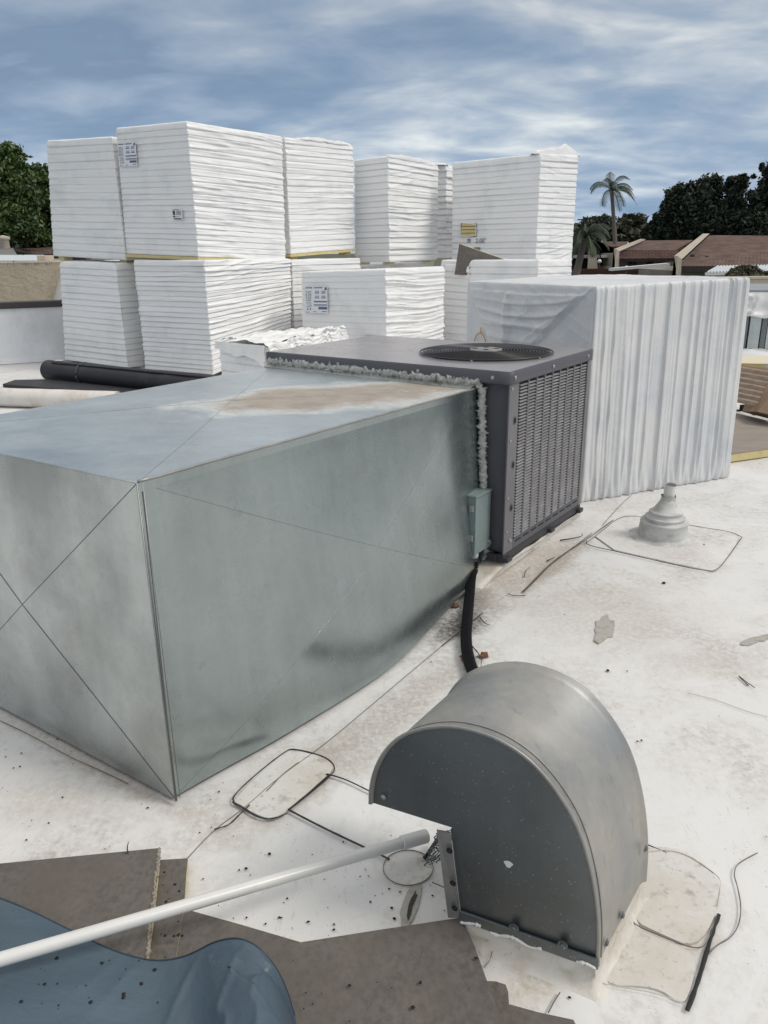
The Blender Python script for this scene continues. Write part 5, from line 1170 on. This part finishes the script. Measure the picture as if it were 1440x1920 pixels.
# rolls on the roof at the left
def roll(label, a, b, r, m, name, spiral=True, flat=1.0, n=60, cat='membrane roll'):
    e = thing(name, label, cat, (a + b) / 2 * [1, 1, 0]); P = resample([a, b], n)
    vs, fs = tubedata(P, r * (1 + .05 * (vn(np.arange(n) * .25, 1.1, 3) - .5)), 26, False, flat); mesh('roll', vs, fs, m, e, True)
    d_ = (b - a) / np.linalg.norm(b - a); sd_ = np.cross(d_, [0, 0, 1.]); sd_ /= np.linalg.norm(sd_); up_ = np.cross(sd_, d_)
    sp = [a + d_ * .012 + sd_ * (r * (1 - t / 9) * cos(t * 2 * pi)) + up_ * (r * (1 - t / 9) * sin(t * 2 * pi)) * flat for t in np.linspace(0, 7, 110)]
    tube('roll_end', sp, .006, m, e, 4)
    mesh('roll_core', [a + d_ * .02 + sd_ * r * .97 * cos(t) + up_ * r * .97 * sin(t) * flat for t in np.linspace(0, 2 * pi, 25)[:-1]], [tuple(range(24))], M['dark'], e)
    return e
ra = g(88, 712); ra[2] = .11; rb = g(330, 742); rb[2] = .11
ra = g(92, 694, .11); rb = g(460, 732, .11); e = roll('thick black membrane roll lying in front of the lowest left stack', ra, rb, .115, M['blackmem'], 'membrane_roll')
d_ = (rb - ra) / np.linalg.norm(rb - ra); tube('seam_flap', [ra + d_ * t + np.array([-.02, -.06, .105 - .0 * t]) for t in np.linspace(.15, 2.5, 12)], .012, M['blackmem'], e, 5)
for t in (.62, ): tube('strap', [ra + d_ * t + .119 * (np.cross(d_, [0, 0, 1.]) * cos(a) + np.array([0, 0, 1]) * sin(a)) for a in np.linspace(0, 2 * pi, 25)], .012, mat('grey_strap', (.06, .065, .07), .5), e, 4)
mesh('white_tag', [ra + d_ * .12 + np.array([x, y, .118]) for x, y in ((0, -.02), (.10, -.05), (.11, .0), (.02, .03))], [(0, 1, 2, 3)], M['white'], e)
q = [g(5, 720, .035), g(28, 712, .035), g(90, 711, .035), g(330, 735, .035), g(330, 752, .035), g(240, 740, .035)]
q = prism('membrane_strip', q, .0, .035, M['blackmem']); solo(q, 'flat folded black membrane strip between the black roll and the white roll', 'membrane strip')
wa = g(-160, 722, .09); wb = g(330, 765, .09); wb = wa + (g(225, 748, .09) - wa) * 1.0
e = roll('dirty white membrane roll lying left of the duct', g(222, 752, .085) * 1.0, g(-200, 738, .085), .088, M['memroll'], 'membrane_roll')

# ------------------------------------------------------------------ right side clutter
q = [g(1366, 868, .0), g(1600, 835, .0)]; dS = q[1] - q[0]; dS[2] = 0; dS /= np.linalg.norm(dS); dB = np.array([-dS[1], dS[0], 0])
s0 = q[0] - dS * .25; 
e = thing('insulation_board', 'thick tan faced insulation board lying on the roof at the right edge', 'insulation board', s0 + dS * .6)
obox('foam_core', s0 + [0, 0, .004], dS * 1.3, dB * 1.25, [0, 0, .050], M['foam'], e, .002)
obox('facer', s0 + [0, 0, .055], dS * 1.3, dB * 1.25, [0, 0, .004], M['facer_lt'], e)
br_ = g(1384, 772, .062); e = thing('metal_bracket', 'small dark bracket lying on the thick tan board', 'bracket', br_)
obox('plate', br_, [.10, .03, 0], [-.02, .05, 0], [0, 0, .006], M['dark'], e); obox('plate', br_ + [.01, .0, .006], [.075, .02, 0], [0, .008, 0], [0, 0, .05], M['dark'], e)
# pallet
pa = at(1372, 757, 6.0); pa[2] = .12; PLt = thing('wooden_pallet', 'weathered wooden pallet leaning among clutter at the right edge', 'pallet', pa)
for i in range(7):
    y0_ = 755 - i * 9.3; Yd = 6.0 + i * .07; a = at(1355 - i * 0, y0_ - 6 - i * .3, Yd); b = at(1427 + i * 4.0, y0_ + 9.5 - i * .3 - 0, Yd - .1)
    obox('slat', a, b - a, [0, .02, .012], [0.0, .012, .030], M['wood'], PLt, .002)
for xx in (.25, .92): 
    a = at(1355 + 70 * xx, 775, 6.12); b = at(1357 + 84 * xx, 702, 6.66); dd = b - a; obox('bearer', a + [0, .05, -.03], dd, [.03, 0, 0], [0, .05, 0], M['wood'], PLt, .002)
cb = [at(1420, 772, 5.75), at(1475, 786, 5.6), at(1475, 700, 6.2), at(1441, 712, 6.25)]
e = thing('cardboard_box', 'torn cardboard box lying beside the wooden pallet at the right edge', 'cardboard box', cb[0]); hexa('carton', [p + np.array([0, .25, -.05]) for p in cb], cb, M['cardboard'], e, .003)
mesh('handle_hole', [at(1437 + 8 * cos(t), 758 + 6 * sin(t) * (1 + .4 * sin(t)), 5.80) - [0, .10, 0] for t in np.linspace(0, 2 * pi, 13)[:-1]], [tuple(range(12))], M['dark'], e)
cbb = [at(1375, 683, 7.3), at(1500, 698, 7.3), at(1500, 722, 7.2), at(1375, 708, 7.2)]
solo(hexa('cardboard_sheet', [cbb[3], cbb[2], cbb[2] + [0, .05, 0], cbb[3] + [0, .05, 0]], [cbb[0], cbb[1], cbb[1] + [0, .05, 0], cbb[0] + [0, .05, 0]], M['cardboard']), 'brown cardboard sheet standing behind the wooden pallet', 'cardboard sheet')
cr = [at(1378, 681, 7.6), at(1500, 683, 7.6), at(1500, 672, 7.7), at(1378, 671, 7.7)]
e = thing('insulation_board', 'cream edged foam board lying flat above the cardboard at the right edge', 'insulation board', cr[0])
hexa('foam_core', [cr[0], cr[1], cr[1] + [0, .8, 0], cr[0] + [0, .8, 0]], [cr[3], cr[2], cr[2] + [0, .8, 0], cr[3] + [0, .8, 0]], mat('cream_foam', (.62, .57, .44), .8), e)
hexa('foot_block', [np.array([cr[0][0] + .1, cr[0][1] + .1, .0]), np.array([cr[0][0] + .35, cr[0][1] + .1, .0]), np.array([cr[0][0] + .35, cr[0][1] + .35, .0]), np.array([cr[0][0] + .1, cr[0][1] + .35, .0])], [np.array([cr[0][0] + .1, cr[0][1] + .1, cr[0][2] - .002]), np.array([cr[0][0] + .35, cr[0][1] + .1, cr[0][2] - .002]), np.array([cr[0][0] + .35, cr[0][1] + .35, cr[0][2] - .002]), np.array([cr[0][0] + .1, cr[0][1] + .35, cr[0][2] - .002])], M['foam'], e)
solo(lathe('film_bag', [(.28, 0), (.34, .05), (.30, .13), (.18, .18), (.02, .2)], at(1402, 690, 8.1), mat('shiny_clear_film', (.6, .62, .64), .15), None, 26), 'crumpled shiny plastic film heap behind the cream board', 'plastic film')
# film covered unit and galvanised duct behind the big bundle
Ya = 8.8; a = at(1388, 560, Ya); b = at(1520, 556, Ya)
e = thing('covered_unit', 'galvanised rooftop unit half covered in translucent film at the right edge', 'rooftop unit', np.array([a[0], a[1], 0]))
zb_ = at(1390, 668, Ya)[2]
hexa('casing', [[a[0], Ya, 0], [b[0] + .6, Ya, 0], [b[0] + .6, Ya + 1.1, 0], [a[0], Ya + 1.1, 0]], [[a[0] + .02, Ya, a[2] - .15], [b[0] + .6, Ya, b[2]], [b[0] + .6, Ya + 1.1, b[2]], [a[0] + .02, Ya + 1.1, a[2] - .1]], M['galvside'], e, .01)
G = []
for j in range(20):
    t = j / 19; row = []
    for i in range(40):
        u_ = i / 39; y_ = 548 + t * (34 + 20 * vn(u_ * 5, 0, 3) + (40 if u_ > .6 else 0) * vn(u_ * 3, 2, 6)); row.append(at(1385 + u_ * 120, y_, Ya - .06 - .05 * t - .03 * (1 - abs(2 * vn(u_ * 9 + t * 2, t * 3, 5) - 1)) ** 2))
    G.append(row)
gridmesh('film_cover', np.array(G), M['filmgrey'], e, True)
obox('metal_lid', at(1385, 549, Ya) - [0, 0, .0], [1.6, 0, 0], [0, 1.3, 0], [0, 0, .035], M['metal'], e, .004)
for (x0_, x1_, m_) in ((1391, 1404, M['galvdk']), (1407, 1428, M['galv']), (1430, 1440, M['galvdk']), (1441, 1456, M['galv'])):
    p0_, p1_ = at(x0_, 590, Ya - .03), at(x1_, 590, Ya - .03); obox('casing_panel', [p0_[0], Ya - .05, zb_], [p1_[0] - p0_[0], 0, 0], [0, .045, 0], [0, 0, at(x0_, 574, Ya)[2] - zb_], m_, e, .003)
# tan parapet of the next building
a = at(1300, 541, 13.5); b = at(1640, 538, 13.5); ztp = at(1400, 519, 13.5)[2]
e = thing('stucco_parapet', 'tan stucco parapet with pale cap behind the big tarped bundle', 'wall', np.array([a[0], a[1], GZ]))
obox('wall', [a[0] - .8, 13.5, GZ], [5.5, 0, 0], [0, .25, 0], [0, 0, ztp - GZ - .04], M['stucco'], e, .01); obox('cap', [a[0] - .83, 13.47, ztp - .04], [5.56, 0, 0], [0, .31, 0], [0, 0, .04], M['stucco2'], e, .005)

# ------------------------------------------------------------------ foliage
def leaves(name, blobs, n, size, m, parent, seed, droop=0.0):
    rs = np.random.RandomState(seed); C_ = []; w = np.array([b[3] * b[4] * b[5] for b in blobs]) ** .7; w /= w.sum(); cnt = rs.multinomial(n, w)
    for (cx_, cy_, cz_, rx, ry, rz), k in zip(blobs, cnt):
        sub_n = max(4, int(k / 60)); d = rs.normal(size=(sub_n, 3)); d /= np.linalg.norm(d, axis=1)[:, None]; rad = rs.uniform(.25, 1.15, sub_n) ** .55; sc = d * rad[:, None]
        pick = rs.randint(0, sub_n, k); p = sc[pick] + rs.normal(size=(k, 3)) * .13; C_.append(np.array([cx_, cy_, cz_]) + p * [rx, ry, rz])
    C_ = np.concatenate(C_); k = len(C_); a = rs.normal(size=(k, 3)); a /= np.linalg.norm(a, axis=1)[:, None]; b = np.cross(a, rs.normal(size=(k, 3))); b /= np.linalg.norm(b, axis=1)[:, None]
    s = size * rs.uniform(.6, 1.3, k)[:, None]; P = np.stack([C_ - a * s, C_ - b * s * .45, C_ + a * s, C_ + b * s * .45], 1)
    return gridquads(name, P, m, parent)
def gridquads(name, P, m, parent):
    k = len(P); me = bpy.data.meshes.new(name); me.vertices.add(k * 4); me.vertices.foreach_set('co', P.reshape(-1).astype(np.float32)); me.loops.add(k * 4); me.loops.foreach_set('vertex_index', np.arange(k * 4, dtype=np.int32)); me.polygons.add(k)
    me.polygons.foreach_set('loop_start', np.arange(0, k * 4, 4, dtype=np.int32)); me.polygons.foreach_set('loop_total', np.full(k, 4, dtype=np.int32)); me.update(calc_edges=True); me.materials.append(m)
    return link(bpy.data.objects.new(name, me), parent)
def tree(label, px, Y, blobs_px, n, size, m, seed, trunk=.25, cat='tree', name='broadleaf_tree', group=None):
    """blobs_px: (x, y, rx, ry) in pixels at distance Y"""
    base = at(px, 470, Y); base[2] = GZ; e = thing(name, label, cat, base, group); k = Y / FPX * 1.05; bl = []
    rs = np.random.RandomState(seed)
    for (x, y, rx, ry) in blobs_px:
        c = at(x, y, Y + rs.uniform(-.5, .5) * rx * k); bl.append((c[0], c[1], c[2], rx * k, rx * k * .9, ry * k))
    leaves('crown', bl, n, size, m, e, seed); mb = MB(); top = np.mean([b[:3] for b in bl], 0)
    fork = np.array([base[0] * .6 + top[0] * .4, Y, GZ + (top[2] - GZ) * .45]); mb.tube(smoothpath([base, base * .5 + fork * .5 + [.1, 0, 0], fork], 8, 1), np.linspace(trunk, trunk * .75, 8), 7)
    for b in bl: mb.tube(smoothpath([fork, (fork + np.array(b[:3])) / 2 + [rs.uniform(-.3, .3), 0, -.2], np.array(b[:3]) + [0, 0, b[5] * .4]], 8, 1), np.linspace(trunk * .5, trunk * .08, 8), 5)
    mb.build('trunk', M['bark'], e, True); return e
tree('bright green broadleaf tree at the left edge, its crown highest at the frame edge', 10, 31, [(0, 320, 38, 34), (20, 300, 24, 22), (-25, 345, 40, 50), (18, 365, 42, 40), (5, 415, 50, 42), (-40, 410, 50, 45)], 36000, .095, M['leaf'], 1)
tree('green broadleaf tree between the left edge tree and the stacks', 62, 33, [(62, 345, 28, 26), (75, 375, 30, 38), (55, 400, 34, 40), (92, 335, 12, 18), (90, 400, 26, 44), (70, 440, 36, 20)], 30000, .095, M['leaf'], 2)
tree('tall dark oak group member left of the ragged gap, above the brown roof', 1290, 62, [(1262, 395, 20, 32), (1275, 372, 22, 24), (1300, 400, 30, 36), (1322, 370, 24, 28), (1335, 350, 16, 18), (1300, 430, 48, 22)], 26000, .17, M['leafdk'], 3, .35)
tree('dark leafy tree with a narrow leaning top right of the oak', 1380, 60, [(1380, 345, 17, 15), (1378, 375, 17, 24), (1372, 410, 26, 30), (1398, 333, 12, 8), (1350, 420, 28, 26)], 17000, .16, M['leafdk'], 4, .3)
tree('dark tree at the right edge with an open wispy top', 1430, 58, [(1432, 315, 10, 10), (1436, 345, 10, 22), (1418, 375, 18, 18), (1440, 395, 30, 36), (1415, 425, 34, 24), (1470, 360, 36, 50)], 19000, .16, M['leafdk'], 5, .3)
tree('small dark tree at the left foot of the dark tree group', 1236, 64, [(1236, 428, 18, 18), (1222, 436, 14, 14), (1250, 440, 24, 16)], 5000, .24, M['leafdk'], 6, .2)
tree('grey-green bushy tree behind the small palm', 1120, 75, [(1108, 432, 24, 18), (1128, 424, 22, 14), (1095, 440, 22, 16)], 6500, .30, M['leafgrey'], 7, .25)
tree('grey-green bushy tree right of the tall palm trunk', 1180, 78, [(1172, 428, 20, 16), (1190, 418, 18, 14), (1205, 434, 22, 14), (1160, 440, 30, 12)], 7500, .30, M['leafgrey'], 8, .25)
tree('dull green shrub spilling over the right roof beside the white awning', 1400, 25, [(1378, 512, 14, 6), (1400, 508, 20, 8), (1425, 513, 22, 7), (1395, 518, 30, 6)], 5000, .06, mat('olive_shrub', (.085, .085, .05), .8, var=(2, (.14, .10, .07), .5, .7)), 9, .04, 'shrub', 'shrub')
def palm(label, crown_px, base_px, Y, R, nf, seed, wind=(.5, 0), tr=.13, lean=0, wid=.10, up=(.15, 1.25)):
    c = at(*crown_px, Y); b = at(*base_px, Y); b = np.array([b[0] + (b[0] - c[0]) * .2, Y, GZ]); e = thing('palm_tree', label, 'palm tree', b); rs = np.random.RandomState(seed)
    P = smoothpath([b, [b[0] * .5 + c[0] * .5 + lean, Y, (GZ + c[2]) / 2], c], 30, 2); tube('trunk', P, np.linspace(tr * 1.3, tr * .8, 30) * (1 + .06 * (np.arange(30) % 2)), M['palmbark'], e, 10)
    for k in range(nf):
        az = 2 * pi * k / nf + rs.uniform(-.2, .2); up0 = rs.uniform(*up); L_ = R * rs.uniform(.8, 1.1); pts = []; p = c.copy(); d = np.array([cos(az) * cos(up0), sin(az) * cos(up0), sin(up0)])
        for s_ in range(15):
            pts.append(p.copy()); p = p + d * L_ / 14; d = d + np.array([wind[0] * .05, wind[1], -.135 - .01 * s_]); d /= np.linalg.norm(d)
        pts = np.array(pts); fq = []
        T = np.gradient(pts, axis=0); T /= np.linalg.norm(T, axis=1)[:, None]; sd_ = np.cross(T, [0, 0, 1.]); sd_ /= np.linalg.norm(sd_, axis=1)[:, None] + 1e-6
        for s_ in np.linspace(.8, 13.9, 40):
            i = int(s_); f_ = s_ - i; i2 = min(i + 1, 14); q = pts[i] * (1 - f_) + pts[i2] * f_; ll = R * .27 * (sin(min(1, s_ / 14 * 1.0) * pi * .86 + .25)) * rs.uniform(.8, 1.15)
            for sg in (-1, 1):
                tip = q + sd_[i] * sg * ll * .62 + T[i] * ll * .55 + np.array([wind[0] * .12 * R * .3, 0, -ll * .55]); w_ = T[i] * .0085 * R
                fq.append([q - w_, q + w_, tip + w_ * .3, tip - w_ * .3])
        for i in range(14): fq.append([pts[i] + sd_[i] * .02, pts[i + 1] + sd_[i + 1] * .02, pts[i + 1] - sd_[i + 1] * .02, pts[i] - sd_[i] * .02])
        gridquads('frond', np.array(fq), M['frond'], e)
    return e
palm('tall windblown coconut palm standing alone against the sky', (1147, 358), (1157, 455), 52, 1.85, 15, 3, (.9, 0), .13, .25, up=(.0, 1.5))
palm('short palm with a leaning trunk beside the stacks', (1096, 447), (1072, 520), 27, 1.15, 24, 5, (0, 0), .13, -.2)

# ------------------------------------------------------------------ far houses on the right
e, (el, er, rl, rr) = roofhouse('low house at the right with a large brown shingled roof', (1330, 441, 1600, 443), (1268, 499, 1640, 497), 520, 33, 41)
# stepped party wall at its left end
def raked(label, pts, Y, th_, name='party_wall', cap=True):
    """outline given in pixels, wall of real thickness"""
    P = [at(x, y, Y + dy) for x, y, dy in pts]; e = thing(name, label, 'wall', np.array([P[0][0], P[0][1], GZ])); n = len(P); tv = np.array([th_, 0, 0])
    mesh('wall', P + [p + tv for p in P], [tuple(range(n))[::-1], tuple(range(n, 2 * n))] + [(i, (i + 1) % n, (i + 1) % n + n, i + n) for i in range(n)], M['stucco2'], e)
    return e
raked('raked cream party wall at the left end of the large brown roof', [(1264, 480, 0), (1318, 438, 7), (1325, 438, 7.4), (1272, 486, .1), (1270, 520, 0), (1260, 520, 0)], 32.6, .14)
raked('raked cream party wall between the two smaller brown roofs', [(1151, 467, 0), (1201, 448, 7), (1207, 449, 8), (1157, 471, .2), (1155, 515, 0), (1146, 515, 0)], 38.5, .12)
for (x, y, w_, h_) in ((1286, 480, .32, .10), (1297, 484, .10, .20), (1324, 484, .10, .14)):
    t = (499 - y) / 58; p = at(x, y + 3, 33 + 8 * t); solo(obox('roof_vent', p - [0, 0, .03], [w_, 0, 0], [0, .25, 0], [0, 0, h_ + .05], mat('dark_vent_metal', (.04, .03, .028), .6), None, .01), {1286: 'low wide roof vent on the large brown roof', 1297: 'tall thin pipe beside the wide vent on the brown roof', 1324: 'lone short pipe right of the other vents on the brown roof'}[x], 'roof vent')
e, (el, er, rl, rr) = roofhouse('middle house with an upper slope and a darker mansard band', (1196, 451, 1300, 450), (1158, 469, 1268, 469), 515, 42, 46)
a, b = at(1150, 470, 41.6), at(1272, 469, 41.6); c_, d_ = at(1149, 485, 41.0), at(1272, 484, 41.0); W_ = np.linalg.norm(b - a)
mesh('mansard_band', [c_, d_, b, a] + [p - [0, 0, .15] for p in (c_, d_)], [(0, 1, 2, 3), (0, 4, 5, 1)], M['shinglem'], e, uv=[(0, 0), (W_, 0), (W_, .7), (0, .7), (0, 0), (W_, 0)])
def wallrect(nm, x0_, y0_, x1_, y1_, Y, m_, par, d=.06):
    p = at(x0_, y1_, Y); q = at(x1_, y0_, Y); return obox(nm, [p[0], Y, p[2]], [q[0] - p[0], 0, 0], [0, d, 0], [0, 0, q[2] - p[2]], m_, par)
wallrect('wall', 1146, 484, 1268, 540, 41.6, M['wallgrey'], e, .3)
for (x0_, x1_, y0_, y1_, nm) in ((1177, 1194, 490, 503, 'window'), (1236, 1248, 491, 501, 'window')):
    w_ = wallrect(nm, x0_, y0_, x1_, y1_, 41.5, mat('window_frame', (.10, .10, .11), .5), e, .09); 
    for i in range(2): s_ = (x1_ - x0_) / 2; wallrect('pane', x0_ + i * s_ + .8, y0_ + 1, x0_ + (i + 1) * s_ - .8, y1_ - 1, 41.47, M['glass'], w_, .02)
dr = wallrect('door', 1213, 489, 1226, 512, 41.5, M['doorbr'], e, .09)
# left pair: cream gabled house parts, dark carport
e, _ = roofhouse('small brown roofed house behind the short palm', (1128, 453, 1178, 453), (1118, 462, 1172, 462), 500, 50, 54)
e = raked('cream gable wall behind the short palm, with a sloping shoulder', [(1060, 452, 0), (1085, 449, 0), (1122, 456, 0), (1150, 470, 0), (1150, 505, 0), (1060, 505, 0)], 45, .3, 'gable_wall'); wallrect('lean_to_roof', 1070, 478, 1142, 484, 43.6, mat('pale_flashing', (.42, .43, .45), .5), e, 1.3); wallrect('dark_opening', 1074, 485, 1140, 506, 44.7, M['dark'], e, .2)
solo(hexa('buttress_wall', [at(1101, 506, 43), at(1121, 506, 43), at(1121, 506, 44), at(1101, 506, 44)], [at(1104, 466, 43), at(1117, 463, 43), at(1117, 463, 44), at(1104, 466, 44)], M['stucco2']), 'narrow cream buttress wall beside the short palm', 'wall')
e = thing('wooden_fence', 'red-brown wooden fence below the party walls on the right', 'fence', at(1110, 515, 39)); mb = MB()
for i in range(62):
    x = 1066 + i * 3.2; p = at(x, 530, 39 - i * .03); q = at(x, 503.5 + (i % 2) * .4, 39 - i * .03); mb.box(p, [.075, 0, 0], [0, .03, 0], [0, 0, q[2] - p[2]])
pk_ = mb.build('pickets', M['fence'], e); pk_['kind'] = 'stuff'
a = at(1066, 520, 39.1); b = at(1262, 520, 37.2); obox('rail', a, b - a, [0, .05, 0], [0, 0, .08], M['fence'], e)
# white sloping canopy edge, globe lamps, corrugated awning
a, b = at(1147, 508, 35.5), at(1256, 498.5, 33.2); o = obox('canopy', a, b - a, [0, .5, 0], [0, 0, .11], M['white'], None); solo(o, 'white sloping canopy edge below the raked party walls', 'canopy')
def globe(x, y, Y, r, label):
    c = at(x, y, Y); e = thing('globe_lamp', label, 'lamp', np.array([c[0], c[1], GZ]), 'white globe lamps'); prof_ = [(max(.001, r * sin(t)), -r * cos(t)) for t in np.linspace(0, pi, 12)]
    lathe('globe', prof_, c, mat('white_globe', (.8, .8, .78), .3), e, 16); tube('post', [[c[0], c[1], GZ], [c[0], c[1], c[2] - r * .95]], .04, M['dark'], e, 8)
globe(1174.5, 502, 36.5, .085, 'white globe lamp above the sloping canopy edge'); globe(1124, 490, 40, .10, 'white globe lamp beside the cream buttress wall')
a, b = at(1322, 512, 27), at(1500, 509, 27); e = thing('metal_awning', 'white corrugated metal awning in front of the large brown roof', 'awning', a * [1, 1, 0] + [0, 0, GZ])
back = at(1343, 500, 29.5); G0 = []; nr_ = 60
for s_ in range(2):
    row = []
    for i in range(nr_ * 2): 
        u_ = i / (nr_ * 2 - 1); p = (a * (1 - u_) + b * u_) if s_ == 0 else (back + (b - a) * u_ * 1.05); row.append(p + [0, 0, .05 * ((i // 2) % 2)])
    G0.append(row)
gridmesh('corrugated_roof', np.array(G0), mat('white_metal_roof', (.55, .58, .60), .4), e, False)
obox('gutter', a - [0, .05, .08], b - a, [0, .06, 0], [0, 0, .1], M['white'], e)
for x in (.3, 3.0): obox('post', [a[0] + x, a[1] + .1, GZ], [.08, 0, 0], [0, .08, 0], [0, 0, a[2] - GZ - .08], M['white'], e)
# light mast far off
c = at(1091, 413, 90); e = thing('light_mast', 'thin far floodlight mast rising over the grey-green trees', 'light mast', [c[0], c[1], GZ]); tube('pole', [[c[0], c[1], GZ], c], .07, M['dark'], e, 6); obox('crossarm', c - [.45, 0, 0], [.9, 0, 0], [0, .1, 0], [0, 0, .12], M['dark'], e)
for t in THINGS:
    if 'anchor' in t: del t['anchor']
    if 'seed' in t: del t['seed']
